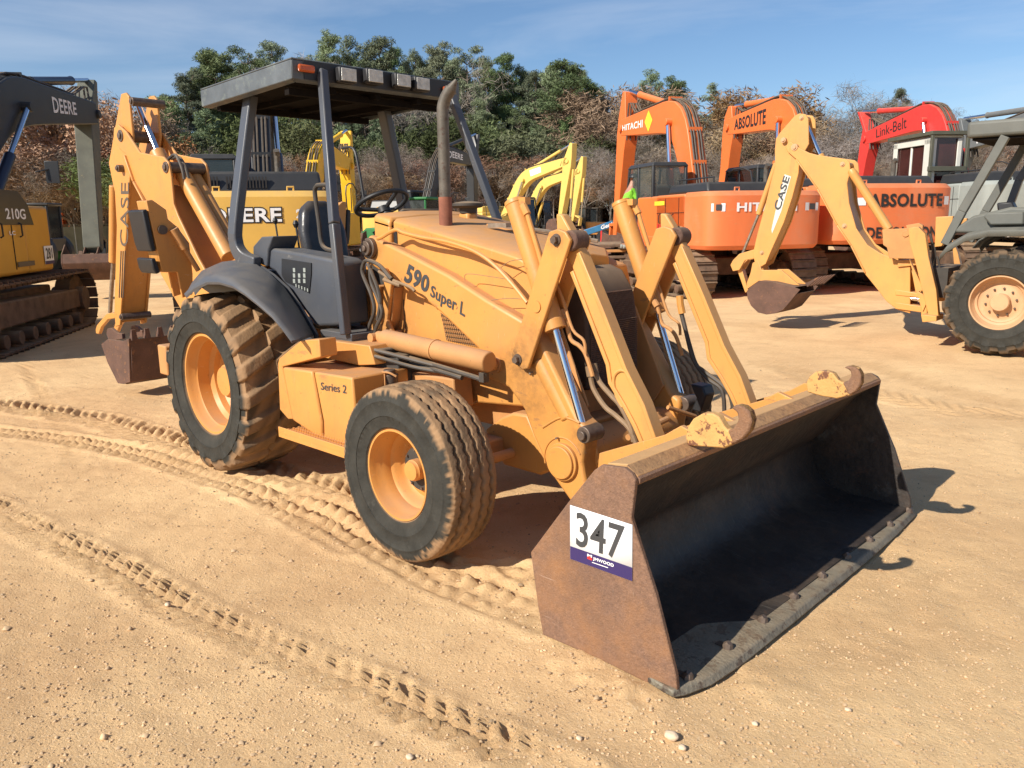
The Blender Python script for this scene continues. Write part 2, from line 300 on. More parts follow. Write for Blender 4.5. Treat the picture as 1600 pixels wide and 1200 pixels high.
def track(px, width, depth, pitch, kind='lug', seed=0):
    global H, T
    P = np.array([(pt(u, v).x, pt(u, v).y) for u, v in px]); best = np.full(X.shape, 9e9); S = np.zeros_like(X); D = np.zeros_like(X); s0 = 0
    for a, b in zip(P[:-1], P[1:]):
        d = b-a; l = np.hypot(*d); d = d/l
        t = np.clip((X-a[0])*d[0]+(Y-a[1])*d[1], 0, l); dx = X-a[0]-d[0]*t; dy = Y-a[1]-d[1]*t; q = np.hypot(dx, dy)
        k = q < best; best[k] = q[k]; S[k] = (s0+t)[k]; D[k] = (d[0]*(Y-a[1])-d[1]*(X-a[0]))[k]; s0 += l
    ins = np.clip((width/2-best)/.05, 0, 1)*np.clip((s0-S)/.3, 0, 1)*np.clip(S/.1, 0, 1)
    wob = vnoise(X, Y, .16, 20+seed)*.03; fade = np.clip(.9+vnoise(X, Y, .7, 30+seed)*.8+vnoise(X, Y, .09, 90+seed)*.9, .25, 1.15)
    if kind == 'lug': ph = (S+wob+np.where(D > 0, 1, -1)*pitch*.25+np.abs(D)*.9) % pitch; bump = np.clip(np.minimum(ph, pitch*.5-ph)/(pitch*.07), 0, 1)*np.clip(np.abs(D)/.03, 0, 1)
    elif kind == 'rib': ph = (D+.022*np.abs(((S/.09) % 2)-1)*2+wob*.4) % .085; bump = np.clip(np.minimum(ph, .035-ph)/.01, 0, 1)*-1+.5
    else: ph = (S+wob) % pitch; ph2 = (D+wob*.5) % .12; bump = np.clip(np.minimum(ph, pitch*.55-ph)/.01, 0, 1)*np.clip(np.minimum(ph2, .07-ph2)/.01, 0, 1)
    H = H-ins*depth*.35*fade+ins*bump*depth*fade+np.clip(1-np.abs(best-width/2)/.05, 0, 1)*depth*.35*fade*np.clip(S/.1, 0, 1)
    T = np.maximum(T, ins*fade)
track([(-60, 628), (60, 641), (160, 655), (300, 700), (470, 748), (620, 800)], .40, .044, .12, 'lug', 1)
track([(-40, 668), (80, 680), (220, 706), (390, 760), (560, 850)], .30, .034, .085, 'block', 2)
track([(-40, 775), (60, 828), (170, 880), (300, 952), (410, 1000), (560, 1062), (700, 1120), (900, 1215)], .23, .038, .09, 'lug', 3)
track([(20, 545), (50, 590), (85, 650), (120, 720)], .2, .012, .1, 'lug', 4)
track([(700, 890), (860, 900), (960, 930)], .3, .02, .1, 'block', 5)
track([(380, 760), (520, 800), (600, 850), (700, 900), (860, 960)], .34, .034, .11, 'block', 6)
track([(1330, 560), (1450, 600), (1640, 640)], .4, .012, .13, 'block', 8)
track([(1180, 560), (1300, 600), (1500, 640), (1640, 650)], .5, .012, .15, 'lug', 10)
# swept arcs left by turning wheels
for (u, v, r_, k) in ((470, 960, 2.0, .004), (150, 700, 2.6, .005), (980, 1210, 1.2, .003)):
    c = pt(u, v); q = np.hypot(X-c.x, Y-c.y-1.2); H += near*k*.7*np.sin(q*22+vnoise(X, Y, .5, 40)*3)*np.clip(1-abs(q-r_)/.5, 0, 1)
# loose spill against the bucket, hollows under the tyres
for (u, v, r_, h) in ((900, 1030, .12, .02), (980, 1080, .12, .025), (1180, 1060, .15, .012), (440, 725, .2, -.01), (700, 868, .18, .018), (800, 890, .2, .02)):
    c = pt(u, v); H += h*np.exp(-((X-c.x)**2+(Y-c.y)**2)/r_**2)*(1+2*vnoise(X, Y, .05, 50))
flat = np.zeros_like(X)
H -= .012
nx, ny = X.shape
co_ = np.stack([X, Y, H], -1).reshape(-1, 3)
i = np.arange(nx-1)[:, None]*ny+np.arange(ny-1)[None, :]
F = np.stack([i, i+ny, i+ny+1, i+1], -1).reshape(-1, 4)
me = bpy.data.meshes.new('ground'); me.vertices.add(len(co_)); me.vertices.foreach_set('co', co_.ravel())
me.loops.add(F.size); me.loops.foreach_set('vertex_index', F.ravel()); me.polygons.add(len(F)); me.polygons.foreach_set('loop_start', np.arange(0, F.size, 4)); me.polygons.foreach_set('use_smooth', np.ones(len(F), bool))
me.update(calc_edges=True); at_ = me.attributes.new('worn', 'FLOAT', 'POINT'); at_.data.foreach_set('value', T.ravel().astype(np.float32))
gm = bpy.data.materials.new('sandy_dirt'); gm.use_nodes = True; t = gm.node_tree; b = t.nodes['Principled BSDF']; b.inputs['Roughness'].default_value = .95; b.inputs['Specular IOR Level'].default_value = .2
tc = t.nodes.new('ShaderNodeTexCoord')
def gnoise(scale, det=8, rough=.6, dist=0.):
    n = t.nodes.new('ShaderNodeTexNoise'); n.inputs['Scale'].default_value = scale; n.inputs['Detail'].default_value = det; n.inputs['Roughness'].default_value = rough; n.inputs['Distortion'].default_value = dist; t.links.new(tc.outputs['Object'], n.inputs['Vector']); return n.outputs['Fac']
def ramp(src, a, ca, b_, cb):
    r = t.nodes.new('ShaderNodeValToRGB'); r.color_ramp.elements[0].position = a; r.color_ramp.elements[0].color = ca+(1,); r.color_ramp.elements[1].position = b_; r.color_ramp.elements[1].color = cb+(1,); t.links.new(src, r.inputs[0]); return r.outputs[0]
def gmix(f, a, b_):
    x = t.nodes.new('ShaderNodeMix'); x.data_type = 'RGBA'
    for q, s in ((f, 'Factor'), (a, 'A'), (b_, 'B')):
        if isinstance(q, (int, float)): x.inputs[s].default_value = q
        elif isinstance(q, tuple): x.inputs[s].default_value = q+(1,)
        else: t.links.new(q, x.inputs[s])
    return x.outputs['Result']
c1 = ramp(gnoise(.55, 9, .65, .6), .32, (.62, .385, .19), .68, (.85, .58, .30))
c2 = gmix(ramp(gnoise(3.2, 8, .7), .52, (0, 0, 0), .72, (.55, .55, .55)), c1, (.52, .32, .16))
c3 = gmix(ramp(gnoise(95, 4, .7), .56, (0, 0, 0), .74, (.7, .7, .7)), c2, (.88, .72, .5))
c4 = gmix(ramp(gnoise(60, 5, .7), .62, (0, 0, 0), .72, (.75, .75, .75)), c3, (.34, .17, .075))
at2 = t.nodes.new('ShaderNodeAttribute'); at2.attribute_name = 'worn'
mm = t.nodes.new('ShaderNodeMath'); mm.operation = 'MULTIPLY'; mm.inputs[1].default_value = .35; t.links.new(at2.outputs['Fac'], mm.inputs[0])
c5 = gmix(mm.outputs[0], c4, (.50, .30, .14))
t.links.new(c5, b.inputs['Base Color'])
bp1 = t.nodes.new('ShaderNodeBump'); bp1.inputs['Strength'].default_value = .9; bp1.inputs['Distance'].default_value = .010; t.links.new(gnoise(85, 8, .8), bp1.inputs['Height'])
bp2 = t.nodes.new('ShaderNodeBump'); bp2.inputs['Strength'].default_value = .4; bp2.inputs['Distance'].default_value = .025; t.links.new(gnoise(15, 7, .7, .3), bp2.inputs['Height']); t.links.new(bp2.outputs[0], bp1.inputs['Normal']); t.links.new(bp1.outputs[0], b.inputs['Normal'])
me.materials.append(gm); go = bpy.data.objects.new('ground', me); C.objects.link(go); tag(go, 'sandy tan dirt yard crossed by tyre tracks', kind='structure')
# pebbles and clods: nobody could count them
def pebbles():
    rs = np.random.RandomState(5); N = 12000; mb_v = []; mb_f = []
    base = [(1, 0, 0), (-1, 0, 0), (0, 1, 0), (0, -1, 0), (0, 0, 1), (0, 0, -1)]; bf = [(0, 2, 4), (2, 1, 4), (1, 3, 4), (3, 0, 4), (2, 0, 5), (1, 2, 5), (3, 1, 5), (0, 3, 5)]
    for k in range(N):
        if k % 3: u, v = rs.uniform(0, 1600), 600+600*rs.rand()**.8
        else: u, v = rs.uniform(0, 1600), rs.uniform(480, 800)
        p = pt(u, v); r_ = .0035+.006*rs.rand()**3 + (.012*rs.rand() if rs.rand() < .012 else 0)
        ix = min(max(np.searchsorted(gx, p.x), 1), nx-1); iy = min(max(np.searchsorted(gy, p.y), 1), ny-1); z = H[ix, iy]
        o = len(mb_v)
        for q in base: mb_v.append((p.x+q[0]*r_*rs.uniform(.7, 1.3), p.y+q[1]*r_*rs.uniform(.7, 1.3), z+r_*.3+q[2]*r_*rs.uniform(.5, .9)))
        mb_f += [tuple(i+o for i in f) for f in bf]
    m_ = MB(); m_.v = mb_v; m_.f = mb_f; m_.mi = [0]*len(mb_f)
    o = m_.build('pebbles', mat('pebble_stone', (.55, .38, .22), .9, var=.45, scale=3), sm=80); tag(o, 'small loose pebbles and clods strewn over the dirt', 'pebbles', kind='stuff')
pebbles()
# ================================================================ the wood behind the yard
def leafmat(name, a, b_, tr=.25):
    m = bpy.data.materials.new(name); m.use_nodes = True; t = m.node_tree; p = t.nodes['Principled BSDF']; p.inputs['Roughness'].default_value = .8; p.inputs['Specular IOR Level'].default_value = .2
    n = t.nodes.new('ShaderNodeTexNoise'); n.inputs['Scale'].default_value = .9; n.inputs['Detail'].default_value = 5; tc = t.nodes.new('ShaderNodeTexCoord'); t.links.new(tc.outputs['Object'], n.inputs['Vector'])
    oi = t.nodes.new('ShaderNodeObjectInfo'); ad = t.nodes.new('ShaderNodeMath'); ad.operation = 'MULTIPLY_ADD'; ad.inputs[1].default_value = .34; t.links.new(oi.outputs['Random'], ad.inputs[0]); t.links.new(n.outputs['Fac'], ad.inputs[2])
    r = t.nodes.new('ShaderNodeValToRGB'); r.color_ramp.elements[0].position = .45; r.color_ramp.elements[0].color = a+(1,); r.color_ramp.elements[1].position = .9; r.color_ramp.elements[1].color = b_+(1,)
    t.links.new(ad.outputs[0], r.inputs[0])
    hs = t.nodes.new('ShaderNodeHueSaturation'); t.links.new(r.outputs[0], hs.inputs['Color'])
    for key, lo, hi, mul in (('Hue', .485, .525, 7.3), ('Saturation', .62, 1.08, 3.7), ('Value', .72, 1.3, 5.1)):
        fr_ = t.nodes.new('ShaderNodeMath'); fr_.operation = 'MULTIPLY'; fr_.inputs[1].default_value = mul; t.links.new(oi.outputs['Random'], fr_.inputs[0]); f2 = t.nodes.new('ShaderNodeMath'); f2.operation = 'FRACT'; t.links.new(fr_.outputs[0], f2.inputs[0]); mr = t.nodes.new('ShaderNodeMapRange'); mr.inputs['To Min'].default_value = lo; mr.inputs['To Max'].default_value = hi; t.links.new(f2.outputs[0], mr.inputs['Value']); t.links.new(mr.outputs[0], hs.inputs[key])
    t.links.new(hs.outputs[0], p.inputs['Base Color']); p.inputs['Transmission Weight'].default_value = 0; M[name] = m
leafmat('pine_needles', (.115, .155, .07), (.225, .27, .12)); leafmat('brown_leaves', (.17, .088, .048), (.30, .175, .095)); leafmat('oak_rust', (.34, .135, .045), (.46, .22, .08))
leafmat('bare_twigs', (.17, .135, .11), (.30, .245, .20)); leafmat('green_scrub', (.06, .075, .026), (.13, .15, .05))
M['bark'] = mat('pine_bark', (.20, .155, .12), .9, var=.3, scale=8); M['barkpale'] = mat('pale_bark', (.26, .22, .18), .9, var=.3, scale=8)
def crown_quads(centers, radii, per, size, flat=.75, seed=0, elong=1., wr=.55):
    rs = np.random.RandomState(seed); vs = []
    for c, r_ in zip(centers, radii):
        n = max(4, int(per*r_*r_)); d = rs.normal(size=(n, 3)); d /= np.linalg.norm(d, axis=1)[:, None]; q = d*(rs.rand(n, 1)**.38)*r_; q[:, 2] *= flat; q += c
        a = rs.normal(size=(n, 3)); a /= np.linalg.norm(a, axis=1)[:, None]; b = np.cross(a, rs.normal(size=(n, 3))); b /= np.linalg.norm(b, axis=1)[:, None]
        s_ = size*(.5+rs.rand(n, 1)); a = a*s_*elong; b = b*s_*wr
        vs.append(np.stack([q-a*.5, q+b*.5, q+a*.5, q-b*.5], 1))
    V = np.concatenate(vs).reshape(-1, 3); return V
def quadmesh(name, V, m_, parent):
    me = bpy.data.meshes.new(name); n = len(V); me.vertices.add(n); me.vertices.foreach_set('co', V.ravel()); me.loops.add(n); me.loops.foreach_set('vertex_index', np.arange(n)); me.polygons.add(n//4); me.polygons.foreach_set('loop_start', np.arange(0, n, 4)); me.update(calc_edges=True)
    me.materials.append(M[m_]); o = bpy.data.objects.new(name, me); C.objects.link(o); o.parent = parent; return o
def make_pine(seed, h=22, sparse=1.):
    rs = np.random.RandomState(seed); root = empty('pine_tree'); tb = MB(); bend = rs.uniform(-.5, .5, 2)
    P = [(bend[0]*(z/h)**2, bend[1]*(z/h)**2, z) for z in np.linspace(0, h*.97, 9)]; tb.tube(P, [.26, .03], 7)
    cs = []; rd = []; z = h*rs.uniform(.30, .42)
    while z < h*.99:
        f = max(0, (z-h*.32)/(h*.68)); reach = (max(0, 1.0-f)**.6*.9+.1)*min(1, .5+f*2)*h*.16*rs.uniform(.55, 1.2)+.3
        for k in range(rs.randint(4, 7)):
            a = rs.uniform(0, 6.28); e = (math.cos(a)*reach, math.sin(a)*reach, z+rs.uniform(0, 1.1)); b0 = (bend[0]*(z/h)**2, bend[1]*(z/h)**2, z-.3)
            tb.tube([b0, ((b0[0]+e[0])/2, (b0[1]+e[1])/2, z+.1), e], [.07, .02], 4)
            if rs.rand() < .92*sparse:
                for q in range(3):
                    t_ = (.55, .8, 1.02)[q]; cs.append((b0[0]+(e[0]-b0[0])*t_+rs.normal()*.3, b0[1]+(e[1]-b0[1])*t_+rs.normal()*.3, e[2]+rs.normal()*.3)); rd.append(rs.uniform(.4, 1.0))
        z += rs.uniform(.75, 1.35)
    cs.append((bend[0], bend[1], h*.98)); rd.append(.9)
    tb.build('trunk', 'bark', root); quadmesh('crown', crown_quads(np.array(cs), rd, 260, .19, .6, seed, 2.2, .34), 'pine_needles', root); return root
def branchy(seed, h, tb, depth=4, spread=.55):
    rs = np.random.RandomState(seed); tips = []
    def go(p, d, l, r_, k):
        q = p+d*l; mid = (p+q)/2+Vector(rs.normal(size=3)*l*.05); tb.tube([p, mid, q], [r_, r_*.62], 5 if k < 2 else 3, cap=False)
        if k >= depth: tips.append(q); return
        for j in range(rs.randint(2, 4) if k else 4):
            nd = (d+Vector(rs.normal(size=3))*spread); nd.z = abs(nd.z)*.8+.25; nd.normalize(); go(p+d*l*rs.uniform(.55, 1.), nd, l*rs.uniform(.6, .82), r_*.55, k+1)
    go(Vector((0, 0, 0)), Vector((rs.normal()*.05, rs.normal()*.05, 1)).normalized(), h*.33, h*.011, 0)
    return tips
def make_broadleaf(seed, h, leaf, name, per=26, size=.3, rr=(.7, 1.5), bark='bark', el=1.2, wr=.55):
    rs = np.random.RandomState(seed); root = empty(name); tb = MB(); tips = branchy(seed, h, tb); tb.build('trunk', bark, root)
    V = crown_quads(np.array([tuple(t_) for t_ in tips]), [rs.uniform(*rr) for _ in tips], per, size, .9, seed, el, wr); quadmesh('crown', V, leaf, root); return root
protos = dict(pine=[make_pine(s, 22, sp) for s, sp in ((1, 1), (2, .8), (3, 1), (4, .5), (5, 1), (6, .75), (7, .35), (8, .5))],
              brown=[make_broadleaf(s, 14, 'brown_leaves', 'brown_oak_tree', 120, .22, (.6, 1.4), 'barkpale', 2., .25) for s in (11, 12, 13, 14)],
              rust=[make_broadleaf(s, 14, 'oak_rust', 'russet_tree', 120, .2) for s in (21, 22)],
              bare=[make_broadleaf(s, 15, 'bare_twigs', 'bare_tree', 110, .26, (.5, 1.3), 'barkpale', 2.6, .08) for s in (31, 32, 33)],
              scrub=[make_broadleaf(s, 12, 'green_scrub', 'green_scrub_tree', 150, .2, (.7, 1.5), 'bark', 1.8, .35) for s in (41, 42)])
hgt = dict(pine=22, brown=14, rust=14, bare=15, scrub=12)
used = set(); cnt = {}; PLACED = []
def place_tree(kind, u, topy, dist, label, wid=1., cat='tree', group=None, idx=None):
    k = cnt.get(kind, 0); cnt[kind] = k+1; pr = protos[kind]; p = pr[(idx if idx is not None else k) % len(pr)]
    if p.name not in used: used.add(p.name); o = p
    else: o = copy_tree(p)
    f, d = ray(u, 600); dh = Vector((d.x, d.y, 0)); dep = dh.length; dh.normalize(); pos = Vector(CAM)+dh*dist; pos.z = 0
    # height so that the tip is seen at row topy
    o_, r_ = ray(u, topy); tt = dist/Vector((r_.x, r_.y, 0)).length; ztop = CAM[2]+r_.z*tt
    s = ztop/max(v_[2] for ch in p.children for v_ in ch.bound_box); o.location = pos; o.scale = (s*wid, s*wid, s); o.rotation_euler = (0, 0, (k*2.399+u*.01) % 6.28)
    tag(o, label, cat, group); PLACED.append((u, topy, kind, o)); return o
# ================================================================ tyres and rims (shared by both loaders)
def tyre(parent, cy, out, Rr, W, rim, kind, cx=0., cz=None, seed=1, dusty=1.):
    """cy: mid plane, out: -1/+1 direction of the outer face"""
    cz = Rr if cz is None else cz; na = 360 if kind == 'rib' else 400; rs = np.random.RandomState(seed)
    hw = W/2; prof = []                                   # (axial, radius) outer to inner, over the tread
    f_ = lambda t: rim+(Rr-rim)*t
    side = [(hw*.74, rim), (hw*.82, rim+.012), (hw*.86, f_(.07)), (hw*.885, f_(.085)), (hw*.885, f_(.10)), (hw*.93, f_(.2)), (hw*.975, f_(.34)), (hw*.995, f_(.345)), (hw*.995, f_(.36)), (hw*.985, f_(.37)), (hw*1.0, f_(.5)), (hw*.992, f_(.66)), (hw*1.004, f_(.67)), (hw*1.002, f_(.69)), (hw*.985, f_(.70)), (hw*.975, f_(.78)), (hw*.93, f_(.88))]
    tre = [(hw*.88*math.cos(a) if 0 else x*hw, Rr-(abs(x)**3.2)*(Rr-rim)*.075) for x in np.linspace(.87, -.87, 45)]
    prof = side+tre+[(-a, r_) for a, r_ in side[::-1]]
    A = np.array([p[0] for p in prof]); Rd = np.array([p[1] for p in prof]); th = np.linspace(0, 2*np.pi, na, endpoint=False)
    AA, TT = np.meshgrid(A, th); RR = np.repeat(Rd[None], na, 0).astype(float)
    ist = (RR > rim+(Rr-rim)*.70)
    if kind == 'rib':
        pitch = 2*np.pi/44; zz = np.abs(((TT/pitch) % 1)-.5)*2
        for g in (-.60, -.22, .20, .58):
            c = (g+(zz-.5)*.085)*hw; dd = np.abs(AA-c)/(hw*.045); RR -= .022*np.clip(1.5-dd, 0, 1)*(np.abs(AA) < hw*.8)
        sh = (np.abs(AA) > hw*.84) & ist; ph = (TT/(pitch/2)) % 1; RR -= .004*((ph < .35) & sh)
    else:
        pitch = 2*np.pi/19; up = np.clip((hw*1.0-np.abs(AA))/hw, 0, 1)
        sgn = np.where(AA > 0, 1, -1); ph = ((TT+sgn*np.abs(AA)/hw*.20*1.0+np.where(AA > 0, 0, pitch/2))/pitch) % 1
        bar = np.clip(np.minimum(ph-.04, .60-ph)/.07, 0, 1); ctr = np.clip((np.abs(AA)/hw+.10)/.1, 0, 1)
        dep = .034*np.clip((RR-(rim+(Rr-rim)*.66))/((Rr-rim)*.12), 0, 1); RR = RR-dep*(1-bar)
        AA = AA-np.sign(AA)*.010*(1-bar)*(np.abs(A)[None] > hw*.9)*(RR > rim+(Rr-rim)*.55)
    RR += (rs.rand(*RR.shape)-.5)*.0016
    x = cx+RR*np.cos(TT); z = cz+RR*np.sin(TT); y = cy+AA*out
    n = len(prof); v = np.stack([x, y, z], -1).reshape(-1, 3); idx = np.arange(na*n).reshape(na, n); nx_ = np.roll(idx, -1, 0)
    F = np.stack([idx[:, :-1], idx[:, 1:], nx_[:, 1:], nx_[:, :-1]], -1).reshape(-1, 4)
    if out > 0: F = F[:, ::-1]
    me = bpy.data.meshes.new('tyre'); me.vertices.add(len(v)); me.vertices.foreach_set('co', v.ravel()); me.loops.add(F.size); me.loops.foreach_set('vertex_index', F.ravel()); me.polygons.add(len(F)); me.polygons.foreach_set('loop_start', np.arange(0, F.size, 4)); me.polygons.foreach_set('use_smooth', np.ones(len(F), bool)); me.update(calc_edges=True)
    frac = (Rd[None]-rim)/(Rr-rim)+0*TT; nzv = vnoise(x*1.0+3, z*1.0+3+AA*2, .07, 60+seed)+vnoise(x+5, z+5, .22, 70+seed)
    edge = .865 if kind == 'rib' else .80
    du = np.clip((frac-edge+nzv*.15+vnoise(x+7, z+AA, .022, 75+seed)*.12)/.022, 0, 1)*(.62+.5*(vnoise(TT*Rr+9, AA+9, .10, 80)+.5)); du = np.where(AA*0+np.abs(A)[None] < hw*.86, np.clip(.72+nzv*.7, 0, 1), du)*dusty
    du = np.maximum(du, np.clip(.10-frac*1.2+nzv*.2, 0, .5)*.5*dusty)
    a = me.attributes.new('dust', 'FLOAT', 'POINT'); a.data.foreach_set('value', du.ravel().astype(np.float32)); me.materials.append(M['rubber']); me.set_sharp_from_angle(angle=R(50))
    o = bpy.data.objects.new('tyre', me); C.objects.link(o); o.parent = parent; return o
def rimmesh(parent, cy, out, W, rim, dish, hub, bolts, cx, cz, m_='tan', boltr=.1):
    mb = MB(); hw = W/2*.76; t = lambda d: (hw-d)          # axial distance outward from mid plane
    prof = [(rim*1.035, t(.0)), (rim*1.03, t(-.012)), (rim*.985, t(-.012)), (rim*.95, t(.012)), (rim*.93, t(.05)), (rim*.90, t(.06)), (rim*.885, t(dish*.62)), (rim*.80, t(dish*.72)), (rim*.78, t(dish*.9)), (rim*.70, t(dish)), (rim*.62, t(dish*.96)), (hub*1.15, t(dish*.90)), (hub, t(dish*.86)), (hub, t(dish*.55)), (hub*.9, t(dish*.52)), (hub*.86, t(dish*.45)), (.001, t(dish*.43))]
    mb.lathe(prof, (cx, cy, cz), 'y', 72, out)
    back = [(rim*1.0, -hw), (rim*.9, -hw+.03), (rim*.88, t(dish*.8))]; mb.lathe(back, (cx, cy, cz), 'y', 72, out)
    mb.build('rim', m_, parent, sm=40)
    d = t(dish*.92)*out
    for k in range(bolts):
        b = MB(); a = 2*math.pi*(k+.3)/bolts; x, z = cx+boltr*math.cos(a), cz+boltr*math.sin(a); b.cyl((x, cy+d, z), (x, cy+d+out*.022, z), .014, n=6); b.cyl((x, cy+d, z), (x, cy+d+out*.034, z), .007, n=6)
        b.build('wheel_nut', 'bolt', parent)
def wheel(name_parent, x, yo, out, Rr, W, rim, dish, hub, nuts, kind, boltr, m_='tan', seed=1, dusty=1.):
    """yo = outer plane |y|"""
    cy = out*(abs(yo)-W/2); t = MB(); t.ycyl(x, Rr, cy-out*W*.32, cy-out*W*.05, rim*.5, 24); wh = t.build('wheel', 'blackdust', name_parent)
    tyre(wh, cy, out, Rr, W, rim, kind, x, Rr, seed, dusty); rimmesh(wh, cy, out, W, rim, dish, hub, nuts, x, Rr, m_, boltr); return wh
# ================================================================ the backhoe loader in the foreground
B = W0; bl = empty('backhoe_loader'); tag(bl, 'large tan backhoe loader in front with wide rusty bucket bearing lot sign 347', 'backhoe loader', 'tan backhoe loaders')
wheel(bl, 0, -1.085, -1, .612, .50, .335, .23, .115, 8, 'lug', .155, seed=1)
wheel(bl, 0, 1.085, 1, .612, .50, .335, .23, .115, 8, 'lug', .155, seed=2)
wheel(bl, 2.165, -1.145, -1, .448, .31, .225, .17, .055, 8, 'rib', .1, seed=3)
wheel(bl, 2.165, 1.145, 1, .448, .31, .225, .17, .055, 8, 'rib', .1, seed=4)
mb = MB(); mb.ycyl(0, .612, -.7, .7, .12); mb.bb(-.9, 1.3, -.34, .34, .55, .95); mb.bb(-.3, .35, -.3, .3, .42, .9); mb.bb(1.0, 2.5, -.30, .30, .52, .80); mb.build('chassis', 'tandust', bl, .01)
mb = MB(); mb.beam((2.165, -.80, .45), (2.165, .80, .45), .14, .13); mb.ycyl(2.165, .448, -.86, -.72, .085); mb.ycyl(2.165, .448, .72, .86, .085); mb.bb(2.05, 2.3, -.16, .16, .38, .62); mb.cyl((2.30, -.7, .44), (2.30, .7, .44), .028); mb.build('front_axle', 'tandust', bl, .012)
# --- engine cover
top = [(1.16, 1.715), (1.30, 1.705), (2.30, 1.515), (2.44, 1.47)]
mb = MB(); mb.prism([(1.22, 1.05), (1.22, 1.60)]+[(x, z-.055) for x, z in top[1:]]+[(2.47, 1.30), (2.46, .70)]+[(2.39, .70), (1.99, .665), (1.90, .62), (1.62, .70), (1.25, .72)], -.40, .40)
mb.build('engine_side_panel', 'tan', bl, .012)
mb = MB(); sec = lambda x, z: [(x, -.43, z-.07), (x, -.43, z-.02), (x, -.405, z), (x, -.15, z+.018), (x, .15, z+.018), (x, .405, z), (x, .43, z-.02), (x, .43, z-.07), (x, .41, z-.07), (x, -.41, z-.07)]
P_ = [(1.335, 1.697, 1), (1.8, 1.612, 1), (2.15, 1.545, 1), (2.34, 1.505, .80), (2.44, 1.47, .52)]
def sec2(x, z, f): return [(px_, (py_ if py_ < 0 else py_*f), pz_) for px_, py_, pz_ in sec(x, z)]
for a, b in zip(P_[:-1], P_[1:]): mb.loft(sec2(*a), sec2(*b), a is P_[0], b is P_[-1])
mb.build('engine_hood', 'tan', bl, .006)
mb = MB(); a, b = (1.14, 1.73), (1.30, 1.70); mb.loft(sec(*a), sec(*b)); mb.loft([(1.14, -.43, 1.55), (1.14, -.43, 1.7), (1.14, .43, 1.7), (1.14, .43, 1.55)], [(1.30, -.43, 1.52), (1.30, -.43, 1.67), (1.30, .43, 1.67), (1.30, .43, 1.52)]); mb.build('cowl', 'tan', bl, .015)
mb = MB(); mb.bb(1.302, 1.333, -.405, .405, 1.2, 1.66); mb.build('cowl_gap', 'black', bl)
mb = MB(); mb.box((1.86, .02, 1.622), (.34, .05, .012), Matrix.Rotation(R(10.2), 3, 'Y')); mb.build('hood_plate', 'tandust', bl)
mb = MB(); mb.prism([(1.90, 1.20), (2.50, 1.09), (2.20, .92), (1.93, .93)], -.403, -.401)   # louvre backing, then diamond mesh
G = [B.at(u, v, y=-.41) for u, v in ((687, 489), (757, 545), (698, 532))]
gp = [(q.x, q.z) for q in G]; mb = MB(); mb.prism(gp+[(gp[2][0]-.01, gp[2][1])], -.404, -.4005); gb = mb.build('side_grille', 'blackdust', bl)
mb = MB(); tri = [Vector((x, z)) for x, z in gp]
def clip(p, q, poly):
    t0, t1 = 0., 1.; d = q-p; n = len(poly); ar = sum(poly[i].x*poly[(i+1) % n].y-poly[(i+1) % n].x*poly[i].y for i in range(n)); s = 1 if ar > 0 else -1
    for i in range(n):
        a, b = poly[i], poly[(i+1) % n]; e = b-a; nn = Vector((-e.y, e.x))*s; de = nn.dot(d); w_ = nn.dot(p-a)
        if abs(de) < 1e-12:
            if w_ < 0: return None
            continue
        t = -w_/de
        if de > 0: t0 = max(t0, t)
        else: t1 = min(t1, t)
    return (p+d*t0, p+d*t1) if t1-t0 > 1e-3 else None
for sg in (1, -1):
    for k in range(-40, 60):
        c = Vector((1.8+k*.0165, 1.0)); d = Vector((.35*sg, 1)); r_ = clip(c-d, c+d, tri)
        if r_: mb.beam((r_[0].x, -.407, r_[0].y), (r_[1].x, -.407, r_[1].y), .0035, .0045, up=(0, 1, 0))
mb.build('mesh', 'tandust', gb)
# seams, streaks and scratches of the side panel
mb = MB(); q = B.xz([(630, 468), (634, 518)], -.402); mb.beam((q[0][0], -.4015, q[0][1]), (q[1][0], -.4015, q[1][1]), .004, .004, up=(0, 1, 0)); mb.build('panel_seam', 'blackdust', bl)
for u in ((712, 602, 632), (734, 597, 622)):
    mb = MB(); q = B.xz([(u[0], u[1]), (u[0]+1, u[2])], -.403); mb.beam((q[0][0], -.4025, q[0][1]), (q[1][0], -.4025, q[1][1]), .004, .007, up=(0, 1, 0)); mb.build('paint_drip', 'white', bl)
# ridge on the hood side
mb = MB(); mb.tube([(1.34, -.415, 1.60), (1.7, -.415, 1.545), (2.05, -.42, 1.45)], .012, 8, smooth=4)
# radiator guard
RG = [(2.465, 1.435), (2.56, 1.40), (2.63, 1.30), (2.66, 1.15), (2.67, .80), (2.465, .78)]; mb = MB(); mb.prism(RG, -.24, .20); rg = mb.build('radiator_guard', 'guardbrown', bl, .02)
mb = MB()
def frz(z): return 2.675 if z < 1.15 else lerp(2.665, 2.635, (z-1.15)/.15)
for k in range(46): z = .82+k*.0105; mb.bb(frz(z)-.006, frz(z), -.22, .18, z, z+.0028)
for k in range(38): y = -.22+k*.0107; mb.beam((2.676, y, .82), (2.668, y, 1.15), .0028, .003); mb.beam((2.668, y, 1.15), (2.636, y, 1.3), .0028, .003)
mb.build('mesh', 'rustbrown', rg)
# front frame and nose
mb = MB(); mb.prism(B.xz([(757, 672), (783, 652), (800, 645), (824, 648), (860, 735), (843, 743), (786, 727)], -.44), -.44, -.30); mb.prism(B.xz([(757, 672), (783, 652), (800, 645), (824, 648), (860, 735), (843, 743), (786, 727)], -.44), .30, .44); mb.bb(2.30, 2.62, -.31, .31, .42, .62); mb.build('front_frame', 'tan', bl, .015)
